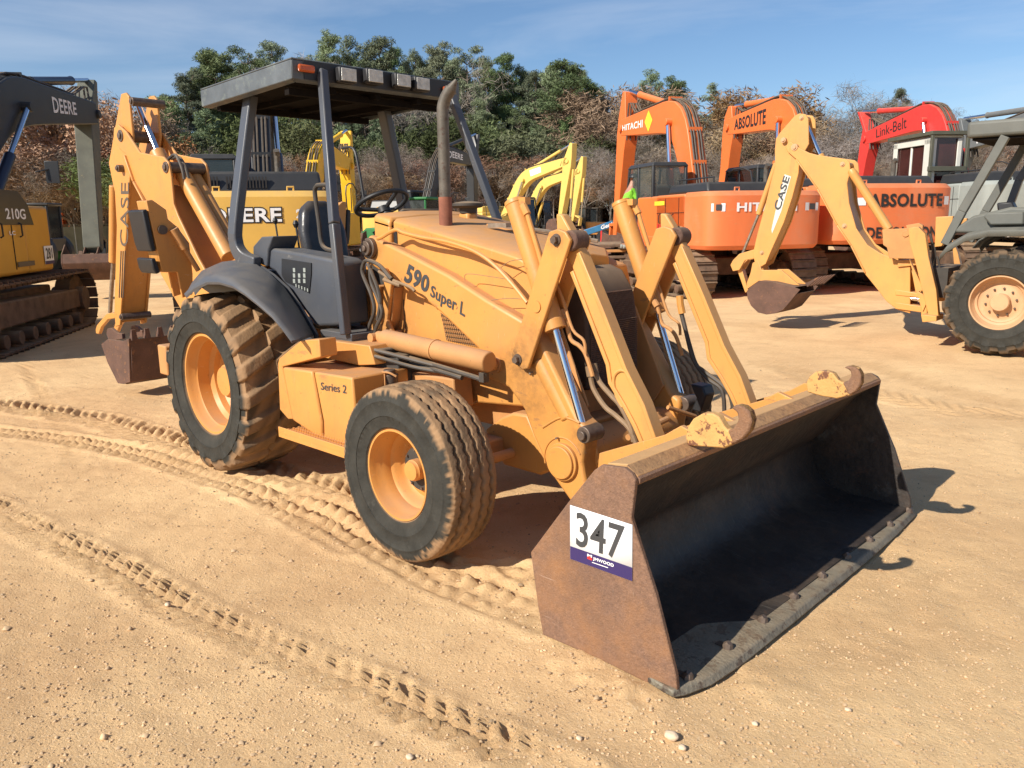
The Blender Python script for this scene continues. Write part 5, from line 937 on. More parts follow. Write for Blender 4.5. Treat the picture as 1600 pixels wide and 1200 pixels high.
# ================================================================ crawler excavators
def crawler(root, L_, gauge, shoe_w, h, s=1., m1='trackshoe', m2='trackdark', sag=0):
    """two tracks with shoes, rollers and frame"""
    for sy in (-1, 1):
        y = sy*gauge/2; r_ = h/2; half = L_/2-r_; path = []; per = 2*math.pi*r_+4*half; n = int(per/.19)
        for i in range(n):
            d = per*i/n
            if d < 2*half: x, z, a = -half+d, h, 0
            elif d < 2*half+math.pi*r_: a = (d-2*half)/r_; x, z = half+r_*math.sin(a), r_+r_*math.cos(a)
            elif d < 4*half+math.pi*r_: x, z, a = half-(d-2*half-math.pi*r_), 0, math.pi
            else: b_ = (d-4*half-math.pi*r_)/r_; a = math.pi+b_; x, z = -half+r_*math.sin(a), r_+r_*math.cos(a)
            path.append((x, z, a))
        mb = MB(); 
        for x, z, a in path:
            rot = Matrix.Rotation(a, 3, 'Y'); mb.box((x, y, z+.03), (.175, shoe_w, .028), rot); o = rot @ Vector((.06, 0, .03)); mb.box((x+o.x, y, z+.03+o.z), (.02, shoe_w, .04), rot); o = rot @ Vector((0, 0, -.05)); mb.box((x+o.x, y, z+.03+o.z), (.15, shoe_w*.3, .07), rot)
        tr = mb.build('crawler_track', m1, root)
        mb = MB(); mb.prism([(-half*.95, h*.38), (half*.95, h*.38), (half*.9, h*.72), (-half*.9, h*.78)], y-shoe_w*.34, y+shoe_w*.34); mb.build('track_frame', m2, tr, .03)
        mb = MB()
        for sx in (-1, 1): mb.ycyl(sx*half, r_+.03, y-shoe_w*.2, y+shoe_w*.2, r_-.05, 24); mb.ycyl(sx*half, r_+.03, y-shoe_w*.42, y+shoe_w*.42, r_*.45, 16)
        for k in range(7): x = -half*.82+k*half*.82/3; mb.ycyl(x, .17, y-shoe_w*.4, y+shoe_w*.4, .1, 14)
        mb.build('rollers', m2, tr, .008)
    mb = MB(); mb.bb(-L_*.28, L_*.28, -gauge/2+.1, gauge/2-.1, h*.45, h*.85); mb.cyl((0, 0, h*.8), (0, 0, h+.16), .55, n=32); mb.build('car_body', m2, root, .03)
def bez(P, n=24):
    P = [Vector(p) for p in P]; out = []
    for i in range(n+1):
        t = i/n; Q = P[:]
        while len(Q) > 1: Q = [a.lerp(b, t) for a, b in zip(Q[:-1], Q[1:])]
        out.append(Q[0])
    return out
def tailx(y, hw, tail, rd): return -tail+rd*(1-max(0, 1-min(1, abs(y)/hw)**3)**(1/3))
def excavator(fr, name, p):
    """fr: frame at the slew centre; p: sizes, paints and pose"""
    root = root_at(name, fr); s = p.get('s', 1.); zb = p['zb']; W2 = p['w']/2; tail = p['tail']
    crawler(root, p['tl'], p['gauge'], p['shoe'], p['th'], m1=p.get('mshoe', 'trackshoe'))
    # house: counterweight with rounded tail, side bodies, hood
    zt = p['zt']; hw = W2; mb = MB(); arc = []
    dep = p.get('cwd', .85); nA = 28
    for i in range(nA+1):
        y = hw*math.sin(math.radians(-88+176*i/nA))/math.sin(math.radians(88)); arc.append((tailx(y, hw, tail, p.get('round', .45)), y))
    base = arc+[(-tail+dep+.35, hw), (-tail+dep+.35, -hw)]
    ins = [(x+(.07 if i <= nA else 0), y*.965) for i, (x, y) in enumerate(base)]
    mb.loft([(x, y, zb) for x, y in ins], [(x, y, zb+.09) for x, y in base], True, False); mb.loft([(x, y, zb+.09) for x, y in base], [(x, y, zt-.10) for x, y in base], False, False); mb.loft([(x, y, zt-.10) for x, y in base], [(x+(.10 if i <= nA else 0), y*.97, zt) for i, (x, y) in enumerate(base)], False, True)
    cw = mb.build('counterweight', p['mcw'], root, .02)
    xs = -tail+dep+.355; xf = p.get('front', 1.0); mb = MB(); mb.bb(xs, xf-.1, .35, hw-.01, zb+.02, zt-.03) if p.get('leftbody') else None
    mb.bb(xs, -.15, -hw+.01, hw-.01, zb+.02, zt-.02); mb.bb(-.16, xf+.45, -hw+.01, -.45, zb+.02, zt-.22); mb.bb(-.16, xf+.3, -.44, .5, zb, zb+.25); mb.bb(-.15, 1.7, .5, hw, zb, zb+.28); sb = mb.build('side_body', p['mb'], root, .05, seg=3)
    mb = MB(); 
    for k in range(2): mb.bb(xs+.25+k*.65, xs+.256+k*.65, hw-.012, hw+.002, zb+.1, zt-.1); mb.bb(xs+.25+k*.65, xs+.256+k*.65, -hw-.002, -hw+.012, zb+.1, zt-.1)
    mb.bb(xs+.02, -.2, hw-.011, hw+.0015, zt-.42, zt-.41); mb.build('panel_seam', 'black', sb)
    mb = MB(); zh = p.get('zh', zt+.25); mb.loft([(-tail+.55, -hw*.86, zt-.01), (-.35, -hw*.86, zt-.01), (-.35, hw*.86, zt-.01), (-tail+.55, hw*.86, zt-.01)], [(-tail+.68, -hw*.82, zh), (-.4, -hw*.82, zh), (-.4, hw*.82, zh), (-tail+.68, hw*.82, zh)]); hd = mb.build('engine_hood', p.get('mhood', 'deerblk'), root, .05, seg=3)
    # cab on the left front
    c0, c1 = p.get('cab', (-.05, 1.75)); cy0, cy1 = p.get('cy0', .42), hw-.02; cz0 = zb+.25; cz1 = p['cabz']; fr_ = p.get('mcab', 'deerblk'); mb = MB(); t_ = .09
    rake = p.get('rake', .18)
    lo = [(c0, cy0), (c1, cy0), (c1, cy1), (c0, cy1)]; zm = cz0+(cz1-cz0)*p.get('sill', .40)
    mb.bb(c0, c1-.25, cy0, cy1, cz0-.25, zm*.0+cz0+(cz1-cz0)*.32)
    mb.bb(c1-.25, c1, cy0, cy1, cz0-.25, cz0+.15)
    for x, y in ((c0+.04, cy0+.04), (c0+.04, cy1-.04), (c0+(c1-c0)*.52, cy1-.035)): mb.beam((x, y, cz0), (x, y, cz1-.05), .07, .08, up=(1, 0, 0))
    for y in (cy0+.04, cy1-.04): mb.beam((c1-.04, y, cz0), (c1-.04, y, cz0+(cz1-cz0)*.45), .06, .07, up=(1, 0, 0)); mb.beam((c1-.04, y, cz0+(cz1-cz0)*.45), (c1-rake-.04, y, cz1-.06), .06, .07, up=(1, 0, 0))
    mb.loft([(c0-.02, cy0-.01, cz1-.10), (c1-rake+.03, cy0-.01, cz1-.10), (c1-rake+.03, cy1+.01, cz1-.10), (c0-.02, cy1+.01, cz1-.10)], [(c0+.04, cy0+.05, cz1), (c1-rake-.06, cy0+.05, cz1), (c1-rake-.06, cy1-.05, cz1), (c0+.04, cy1-.05, cz1)])
    cab = mb.build('cab', fr_, root, .02)
    zs = cz0+(cz1-cz0)*.33; gl = p.get('mglass', 'glassdark'); mb = MB(); mb.bb(c0+.015, c0+.025, cy0+.08, cy1-.08, zs, cz1-.11); mb.bb(c0+.08, c0+(c1-c0)*.5-.03, cy1-.03, cy1-.02, zs, cz1-.11); mb.bb(c0+(c1-c0)*.5+.05, c1-rake-.1, cy1-.03, cy1-.02, zs*.55+cz0*.45, cz1-.11); mb.bb(c0+.08, c1-rake-.1, cy0+.02, cy0+.03, zs, cz1-.11)
    mb.add([(c1-.03, cy0+.08, cz0+.2), (c1-.03, cy1-.08, cz0+.2), (c1-rake-.05, cy1-.08, cz1-.12), (c1-rake-.05, cy0+.08, cz1-.12)], [(0, 1, 2, 3)]); mb.build('cab_glass', gl, cab)
    mb = MB(); mb.bb(c0+.35, c0+.85, cy0+.2, cy1-.2, cz0, cz0+.55); mb.bb(c0+.3, c0+.42, cy0+.22, cy1-.22, cz0+.5, cz0+1.2); mb.build('operator_seat', 'blackdust', cab, .06)
    # boom
    F, K, T_ = [Vector((x, 0, z)) for x, z in (p['foot'], p['knee'], p['tip'])]; bw = p.get('bw', .22)
    k1, k2 = K.lerp(F, .20), K.lerp(T_, .16); pc = [F, F.lerp(k1, .5), k1, k1.lerp(K, .45).lerp(k2, .14), k2.lerp(K, .45).lerp(k1, .14), k2, k2.lerp(T_, .5), T_]
    cen = []; ln = [0.]
    for q0, q1 in zip(pc[:-1], pc[1:]): ln.append(ln[-1]+(q1-q0).length)
    for i in range(23):
        t = ln[-1]*i/22; j = max(k for k in range(8) if ln[k] <= t+1e-6); j = min(j, 6); cen.append(pc[j].lerp(pc[j+1], (t-ln[j])/(ln[j+1]-ln[j])))
    for _ in range(1): cen = [cen[0]]+[(cen[i-1]+cen[i]*2+cen[i+1])/4 for i in range(1, 22)]+[cen[-1]]
    up, dn = [], []
    for i, c in enumerate(cen):
        t = i/22; d = (cen[min(i+1, 22)]-cen[max(i-1, 0)]).normalized(); n_ = Vector((-d.z, 0, d.x)); wd = p.get('bh', .42)*float(np.interp(t, [0, .12, .36, .44, .6, .9, 1], [.42, .68, 1.02, 1.06, .90, .66, .56]))
        up.append(c+n_*wd); dn.append(c-n_*wd*.85)
    ol = [(q.x, q.z) for q in up]+[(q.x, q.z) for q in dn[::-1]]; mb = MB(); mb.prism(ol, -bw, bw); boom = mb.build('boom', p['mboom'], root, .02)
    for sy in (-1, 1):
        a = Vector((xf*.85+.1, sy*.36, zb+.35)); b = cen[10]+Vector((0, sy*(bw+.09), -.05)); m_ = a.lerp(b, .62); mb = MB(); mb.tube([a, m_], .09, 16); bc = mb.build('boom_cylinder', p.get('mcyl', p['mboom']), root); mb = MB(); mb.tube([m_, b], .05, 12); mb.build('piston_rod', 'chrome', bc)
    # stick
    tip = Vector((p['tip'][0], 0, p['tip'][1])); top = Vector((p['sttop'][0], 0, p['sttop'][1])); bot = Vector((p['stbot'][0], 0, p['stbot'][1])); d = (bot-tip).normalized(); n_ = Vector((d.z, 0, -d.x)); sw_ = p.get('sw', .19)
    if n_.x > 0: n_ = -n_          # towards the machine
    ol = [top+n_*.07, tip+n_*.34+d*.12, tip+n_*.26+d*.6, bot+n_*.12, bot+d*.12, bot-n_*.12, tip-n_*.30+d*.2, tip-n_*.26-d*.3, top-n_*.10]; mb = MB(); mb.prism([(q.x, q.z) for q in ol], -sw_, sw_); stk = mb.build('stick', p.get('mstick', p['mboom']), root, .02)
    a = cen[13]+Vector((0, 0, .42*p.get('bh', .42)/.42)); m_ = a.lerp(top, .66); mb = MB(); mb.tube([a, m_, m_+(top-a).normalized()*.06], [.085, .085, .10], 16); ac = mb.build('arm_cylinder', p.get('mcyl', p['mboom']), root); mb = MB(); mb.tube([m_, top], .055, 12); mb.build('piston_rod', 'chrome', ac)
    mb = MB(); mb.prism([(a.x-.15, a.z-.3), (a.x+.2, a.z-.3), (a.x+.08, a.z+.08), (a.x-.08, a.z+.08)], -.09, .09); mb.build('cylinder_bracket', p.get('mpin', p['mboom']), boom, .01)
    for q_, r_ in ((tip, .1), (cen[10]-Vector((0, 0, .05)), .09)): mb = MB(); mb.ycyl(q_.x, q_.z, -bw-(.06 if r_ == .1 else .16), bw+(.06 if r_ == .1 else .16), r_, 20); mb.build('boom_pin', p.get('mpin', p['mboom']), boom, .01)
    # bucket cylinder, links and bucket
    o0 = tip-n_*.34+d*.35; o1 = bot-n_*.55-d*.25; m_ = o0.lerp(o1, .6); mb = MB(); mb.tube([o0, m_], .075, 14); kc = mb.build('bucket_cylinder', p.get('mcyl', p['mboom']), root); mb = MB(); mb.tube([m_, o1], .045, 12); mb.build('piston_rod', 'chrome', kc)
    mb = MB(); mb.beam(o1, bot-d*.35, .3, .09); mb.beam(o1, bot-n_*.55+d*.25, .24, .09); mb.build('link', p.get('mpin', p['mboom']), stk, .01)
    ba = p.get('ba', 0.); kw = p.get('kw', .55); ks = p.get('ks', 1.)
    prof = [(0.05, .12), (-.42, .05), (-.62, -.15), (-.66, -.5), (-.50, -.85), (-.15, -1.02), (.30, -.95), (.62, -.72), (.66, -.62), (.28, -.55)]
    def bp_(x, z): c, s_ = math.cos(ba), math.sin(ba); return ((bot.x+ks*(x*c-z*s_)), bot.z+ks*(x*s_+z*c))
    pr = [bp_(*q) for q in prof]; mb = MB(); mb.prism(pr, -kw, -kw+.03); mb.prism(pr, kw-.03, kw); sh = pr[1:8]; cn = bp_(0, -.45); ins = [(x+(cn[0]-x)*.06, z+(cn[1]-z)*.06) for x, z in sh]; mb.prism(sh+ins[::-1], -kw+.03, kw-.03); mb.prism([bp_(.08, .14), bp_(-.42, .07), bp_(-.42, .0), bp_(.1, -.1)], -.16, -.13); mb.prism([bp_(.08, .14), bp_(-.42, .07), bp_(-.42, .0), bp_(.1, -.1)], .13, .16)
    for k in range(5):
        y = -kw+.1+k*(2*kw-.2)/4; q0, q1 = bp_(.58, -.74), bp_(.85, -.60); mb.beam((q0[0], y, q0[1]), (q1[0], y, q1[1]), .09, .05)
    bkt = mb.build('bucket', p.get('mbk', 'rustbrown'), root, .01)
    # hoses over the boom
    mb = MB(); 
    for y in (-.12, -.05, .05, .12): hb = MB(); hb.tube([q+Vector((0, y, .045+abs(y)*.1)) for q in up[1:20:2]]+[top*.4+tip*.6+Vector((-.3, y, .25)), tip+n_*.45+d*.3+Vector((0, y*1.6, 0))], .022, 6, smooth=3); hb.build('hydraulic_hose', 'hose', boom)
    mb = MB()
    for t_ in (4, 7, 11): q = up[t_]; mb = MB(); mb.box((q.x, 0, q.z+.05), (.05, .36, .09)); mb.build('hose_clamp', p.get('mpin', p['mboom']), boom)
    # grab bars, latch and exhaust on the bodywork
    mb = MB(); mb.tube([(-tail+.9, -hw*.3, zh), (-tail+.9, -hw*.3, zh+.28), (-tail+.84, -hw*.3, zh+.36)], .055, 12); mb.build('exhaust_stub', 'exh', hd)
    for x in (xs+.5, xs+1.15):
        mb = MB(); mb.tube([(x, hw+.0, zb+.55), (x, hw+.035, zb+.57), (x, hw+.035, zb+.73), (x, hw+.0, zb+.75)], .012, 6); mb.build('door_handle', 'black', sb)
        mb = MB(); mb.tube([(x, -hw, zb+.55), (x, -hw-.035, zb+.57), (x, -hw-.035, zb+.73), (x, -hw, zb+.75)], .012, 6); mb.build('door_handle', 'black', sb)
    mb = MB(); mb.tube([(-tail+.7, hw*.7, zt), (-tail+.7, hw*.7, zt+.3), (-.5, hw*.7, zt+.3), (-.5, hw*.7, zt)], .018, 6); mb.build('hood_rail', 'deerblk', hd)
    for yy in (-hw*.45, hw*.45): mb = MB(); mb.tube([(-tail+.35, yy-.05, zt-.01), (-tail+.35, yy-.05, zt+.07), (-tail+.35, yy+.05, zt+.07), (-tail+.35, yy+.05, zt-.01)], .018, 6); mb.build('lifting_eye', p['mcw'], cw)
    # rails and mirror
    mb = MB(); mb.tube([(.2, -hw+.06, zt-.2), (.2, -hw+.06, zt+.55), (xf+.3, -hw+.06, zt+.5), (xf+.35, -hw+.06, zb+.2)], .02, 8, smooth=3); mb.tube([(.7, -hw+.06, zt-.2), (.7, -hw+.06, zt+.52)], .016, 6); rl = mb.build('handrail', 'deerblk', root)
    if p.get('norail'): bpy.data.objects.remove(rl); rl = root
    mb = MB(); mb.tube([(xf+.3, -hw+.06, zt+.3), (xf+.4, -hw-.12, zt+.35)], .014, 6); mb.box((xf+.4, -hw-.15, zt+.3), (.03, .2, .34)); mb.build('mirror', 'deerblk', rl, .01)
    return dict(root=root, cw=cw, boom=boom, side=sb, hood=hd, cab=cab, stick=stk, cen=cen, up=up, dn=dn, base=base, ztop=zt, zb=zb, hw=hw, tail=tail, bw=bw, p=p, fr=fr)
def cwtext(E, s, y0, y1, z0, z1, m_, bold, proud=.01, name='lettering'):
    """lettering wrapped on the rounded tail; y0 is the left end seen from behind"""
    hw, tail, rd = E['hw'], E['tail'], E['p'].get('round', .45)
    def fn(a, b):
        y = lerp(y0, y1, a); t = min(1, abs(y)/hw); return (tailx(y, hw, tail, rd)-proud-.012*t, y-.0, lerp(z0, z1, b))
    return lettering(s, fn, m_, E['cw'], bold, name)
def boomtext(E, s, i0, i1, h0, h1, m_, bold, side=1, name='lettering'):
    """lettering along the boom side between stations; side=+1 is the left face"""
    up, dn = E['up'], E['dn']; y = side*(E['bw']+.006)
    def fn(a, b):
        t = lerp(i0, i1, a); i = int(min(21, max(0, math.floor(t)))); f = t-i; u = up[i].lerp(up[i+1], f); d = dn[i].lerp(dn[i+1], f); q = d.lerp(u, lerp(h0, h1, b)); return (q.x, y, q.z)
    return lettering(s, fn, m_, E['boom'], bold, name)
def sticker(E, y0, y1, z0, z1, m_, name='warning_label', proud=.012, parent=None):
    hw, tail, rd = E['hw'], E['tail'], E['p'].get('round', .45); P = []
    for y, z in ((y0, z0), (y1, z0), (y1, z1), (y0, z1)): P.append((tailx(y, hw, tail, rd)-proud, y, z))
    mb = MB(); mb.add(P, [(0, 1, 2, 3)]); return mb.build(name, m_, E['cw'])
big = dict(zb=1.03, w=2.70, tail=2.75, tl=4.5, gauge=2.4, shoe=.6, th=.95, zt=2.22, zh=2.42, cabz=2.98, foot=(.25, 1.85), front=1.0, bh=.40, bw=.2, mshoe='trackshoe')
EXG = 'crawler excavators parked in a row behind'
# 1 nearest orange machine
FH = Frame(-5.0, 13.7, 149.5)
EH = excavator(FH, 'crawler_excavator', dict(big, mcw='orangefade', mb='orange', mboom='orange', mcab='deerblk', knee=(1.25, 4.15), tip=(4.65, 4.22), sttop=(4.5, 5.2), stbot=(5.1, 1.2), bh=.43, mglass='glass', leftbody=True, cab=(.1, 1.7)))
tag(EH['root'], 'orange excavator with white HITACHI lettering on its rounded tail and black cab', 'excavator', EXG)
cwtext(EH, 'HITACHI', .79, -.59, 1.80, 1.98, 'white', .03)
for y0, y1 in ((1.27, 1.02), (-.80, -1.18)): sticker(EH, y0, y1, 1.81, 1.97, 'white'); sticker(EH, lerp(y0, y1, .3), lerp(y0, y1, .72), 1.83, 1.95, 'charcoal', proud=.016)
boomtext(EH, 'HITACHI', 21.6, 16.4, .30, .62, 'white', .02)
mb = MB(); yb = EH['bw']+.008; c = EH['up'][15].lerp(EH['dn'][15], .5); mb.add([(c.x-.24, yb, c.z), (c.x, yb, c.z-.27), (c.x+.24, yb, c.z), (c.x, yb, c.z+.27)], [(0, 1, 2, 3)]); mb.build('hazard_diamond', 'yellabel', EH['boom'])
def sidetext(E, s, x0, x1, z0, z1, m_, bold=.03): y = E['hw']+.004; return lettering(s, lambda a, b: (lerp(x0, x1, a), y, lerp(z0, z1, b)), m_, E['side'], bold)
sidetext(EH, 'IS', -.25, -.5, 1.45, 1.57, 'redmark' if 0 else 'red'); sidetext(EH, 'ELE', -.2, -.6, 1.2, 1.32, 'red')
mb = MB(); y = EH['hw']+.004; mb.bb(-.6, -.1, y-.006, y+.002, 1.98, 2.07); mb.build('caution_strip', 'yellabel', EH['side'])
# 2 second orange machine
FA = Frame(-3.95, 16.9, 148)
EA = excavator(FA, 'crawler_excavator', dict(big, mcw='orangefade', mb='orange', mboom='orange', mcab='deerblk', knee=(.95, 4.35), tip=(3.95, 4.3), sttop=(3.86, 4.9), stbot=(4.3, 1.4), w=3.05, tail=3.4, zb=1.08, zt=2.36, zh=2.55, foot=(.2, 2.1), gauge=2.6, tl=4.8, bh=.44, round=.5))
tag(EA['root'], 'orange excavator lettered ABSOLUTE DEMOLITION on its tail, partly behind the folded digging arm', 'excavator', EXG)
cwtext(EA, 'ABSOLUTE', .80, -1.09, 1.86, 2.14, 'letterblack', .035)
cwtext(EA, 'DEMOLITION', .80, -1.0, 1.20, 1.44, 'letterblack', .03)
boomtext(EA, 'ABSOLUTE', 20.3, 13.2, .22, .78, 'letterblack', .03)
sticker(EA, -1.15, -1.32, 1.9, 2.08, 'white'); sticker(EA, 1.05, .86, 1.9, 2.06, 'white'); sticker(EA, 1.12, 1.04, 1.55, 1.63, 'white')
# 3 yellow machine with black boom, seen straight from behind
FD = Frame(-9.4, 4.7, 148)
mid = dict(zb=1.0, w=2.62, tail=2.75, tl=4.3, gauge=2.3, shoe=.6, th=.9, zt=2.22, zh=2.56, cabz=3.02, foot=(.25, 1.85), front=1.0, bh=.38, bw=.19)
ED = excavator(FD, 'crawler_excavator', dict(mid, mcw='deeryel', mb='deeryel', mboom='deerblk', mcyl='bluechrome', knee=(2.3, 4.7), tip=(5.6, 4.3), sttop=(5.9, 5.4), stbot=(5.9, 1.6), cab=(.1, 1.75), mglass='glassdark'))
tag(ED['root'], 'yellow excavator with outlined DEERE lettering on its tail, behind the grey canopy posts', 'excavator', EXG)
cwtext(ED, 'DEERE', .71, -.45, 1.70, 1.96, 'letterblack', .09, .006); cwtext(ED, 'DEERE', .69, -.43, 1.72, 1.94, 'white', .025, .014); cwtext(ED, '200', -.66, -.98, 1.77, 1.92, 'white', .05)
mb = MB()
for k in range(24):
    y = 1.0-k*.052
    if k in (9, 10): continue
    mb.bb(-2.20, -2.16, y-.012, y+.012, 2.28, 2.47)
mb.build('vent_slot', 'letterblack', ED['hood'])
# 4 machine at the left edge
FL = Frame(-9.12, -.75, 144.5)
EL = excavator(FL, 'crawler_excavator', dict(mid, mcw='deeryel2', mb='deeryel2', mboom='deerblk', mstick='stickgrey', mcyl='bluechrome', mpin='deerblk', knee=(2.7, 3.85), tip=(7.75, 4.25), sttop=(8.1, 5.05), stbot=(7.15, 1.2), bh=.45, bw=.24, tl=4.5, mbk='rustbrown', kw=.62, ba=.5, ks=.75, front=.35, norail=True, mshoe='trackdark'))
tag(EL['root'], 'yellow excavator cut by the left edge, black DEERE boom and lot number 281', 'excavator', EXG)
boomtext(EL, 'DEERE', 14.2, 18.0, .32, .74, 'white', .02, -1)
def rtext(E, s, x0, x1, z0, z1, m_, bold=.03, nm='lettering', pr=.004): y = -E['hw']-pr; return lettering(s, lambda a, b: (lerp(x0, x1, a), y, lerp(z0, z1, b)), m_, E['side'], bold, nm)
mb = MB(); y = -EL['hw']-.002; mb.prism([(-1.05, 1.72), (.15, 1.72), (.0, 2.02), (-.3, 2.2), (-1.05, 2.2)], y-.003, y+.02); mb.build('model_panel', 'deerblk', EL['side'])
rtext(EL, '210G', -.80, -.12, 1.80, 1.95, 'white', .02, 'lettering', .007); rtext(EL, 'LC', -.75, -.55, 1.58, 1.64, 'white', .02)
mb = MB(); mb.bb(.42, .78, y-.006, y, 1.12, 1.40); lt = mb.build('lot_label', 'white', EL['side']); mb = MB(); mb.bb(.42, .78, y-.008, y-.0055, 1.12, 1.17); mb.build('band', 'purple', lt)
o = rtext(EL, '281', .47, .73, 1.20, 1.37, 'charcoal', .02, 'number', .012)
mb = MB(); mb.bb(-.6, .0, y-.004, y, 1.13, 1.20); mb.build('caution_strip', 'brownletter', EL['side'])
# 5 red boom with a white cab
FR = Frame(-1.64, 22.04, 140)
ER = excavator(FR, 'crawler_excavator', dict(big, mcw='cabgrey', mb='cabgrey', mboom='redpaint', mcab='offwhite', mglass='glassred', zt=2.5, zh=2.75, cabz=3.85, zb=1.25, knee=(1.7, 4.6), tip=(5.4, 4.25), sttop=(5.95, 5.2), stbot=(5.9, 1.4), foot=(.3, 2.3), cab=(-.2, 1.7)))
tag(ER['root'], 'excavator with a red boom and white cab inside an olive guard frame', 'excavator', EXG)
boomtext(ER, 'Link-Belt', 19.5, 13.5, .25, .8, 'letterblack', .0)
mb = MB(); hw = ER['hw']; c0, c1, zc = -.3, 1.75, 3.75
for x, y in ((c0, .38), (c0, hw+.06), (c1-.1, .38)): mb.beam((x, y, 2.4), (x, y, zc+.1), .08, .08, up=(1, 0, 0))
mb.bb(c0-.06, c1+.05, .40, hw+.12, zc+.06, zc+.16); mb.bb(c0-.06, c0+.04, .40, hw+.12, 2.85, 2.98); mb.build('cab_guard', 'cabolive', ER['cab'], .01)
mb = MB(); yy = hw+.02
for (xa, xb, za, zb_) in ((-.2, .12, 2.6, 3.72), (1.42, 1.62, 2.6, 3.72), (-.2, 1.62, 3.58, 3.76), (-.2, 1.62, 2.45, 2.72)): mb.bb(xa, xb, yy-.03, yy, za, zb_)
mb.bb(-.24, -.2, .5, .62, 2.5, 3.72); mb.bb(-.24, -.2, hw-.12, hw+.02, 2.5, 3.72); mb.build('cab_side_frame', 'offwhite', ER['cab'], .01)
# 6 grey boomed machine with a white tail
FV = Frame(1.9, 23.4, 145)
EV = excavator(FV, 'crawler_excavator', dict(big, mcw='offwhite', mb='offwhite', mboom='volvogrey', mcab='paleyel', zt=2.45, zh=2.85, cabz=3.6, knee=(2.2, 4.5), tip=(6.2, 3.95), sttop=(6.4, 4.8), stbot=(6.9, 1.6)))
tag(EV['root'], 'excavator with blue-grey VOLVO boom, yellow cab and off-white tail behind the right canopy', 'excavator', EXG)
boomtext(EV, 'VOLVO', 20.2, 16.8, .2, .75, 'white', .05)
# 7 far dark machine, boom to the right
F7 = Frame(-21.2, 18.45, 112)
E7 = excavator(F7, 'crawler_excavator', dict(mid, mcw='deeryel', mb='deeryel', mboom='deerblk', knee=(2.0, 4.6), tip=(5.2, 4.4), sttop=(5.6, 5.7), stbot=(5.0, 1.5), mcyl='deerblk'))
tag(E7['root'], 'far excavator with black boom rising behind the exhaust stack', 'excavator', EXG); boomtext(E7, 'DEERE', 12, 17, .3, .75, 'white', .03, -1)
# 8, 9 pale yellow pair
F8 = Frame(-28.2, 30.2, 356)
pk = dict(mid, mcw='paleyel', mb='paleyel', mboom='paleyel', knee=(2.2, 4.1), tip=(5.5, 4.7), sttop=(5.75, 5.6), stbot=(4.9, 1.7), mhood='paleyel')
E8 = excavator(F8, 'crawler_excavator', dict(pk)); tag(E8['root'], 'pale yellow excavator with black cab facing right, beside the near loader cylinder', 'excavator', EXG)
mb = MB(); u0, u1 = 12, 15; yb = -(E8['bw']+.006); P = [E8['dn'][i].lerp(E8['up'][i], k) for i, k in ((u0, .3), (u1, .3), (u1, .8), (u0, .8))]; mb.add([(q.x, yb, q.z) for q in P], [(0, 1, 2, 3)]); mb.build('decal', 'white', E8['boom'])
F9 = Frame(-33.5, 37.6, 356); E9 = excavator(F9, 'crawler_excavator', dict(pk, bh=.34)); tag(E9['root'], 'second pale yellow excavator, mostly hidden behind the one with the black cab', 'excavator', EXG)
# 10 bright yellow, seen between the canopy posts
F10 = Frame(-16.3, 9.9, 130); E10 = excavator(F10, 'crawler_excavator', dict(mid, mcw='brightyel', mb='brightyel', mboom='brightyel', knee=(1.8, 3.9), tip=(5.0, 3.7), sttop=(5.15, 4.9), stbot=(5.1, 1.3))); tag(E10['root'], 'bright yellow excavator arm standing beyond the steering wheel', 'excavator', EXG)
# 11 mini excavator far left
F11 = Frame(-70, 21, 320); E11 = excavator(F11, 'mini_excavator', dict(mid, w=1.9, tail=1.3, tl=2.4, gauge=1.6, th=.7, shoe=.45, zb=.8, zt=1.7, zh=1.75, cabz=2.6, cwd=.4, mcw='offwhite', mb='orange', mboom='orange', mcab='cabgrey', knee=(1.2, 2.6), tip=(2.6, 2.2), sttop=(2.7, 2.9), stbot=(2.6, .8), foot=(.5, 1.1), bh=.2, bw=.1, sw=.09, ks=.45, kw=.3, cab=(-.3, .7), front=.5)); tag(E11['root'], 'small orange and white excavator far away at the left by the fence', 'mini excavator')
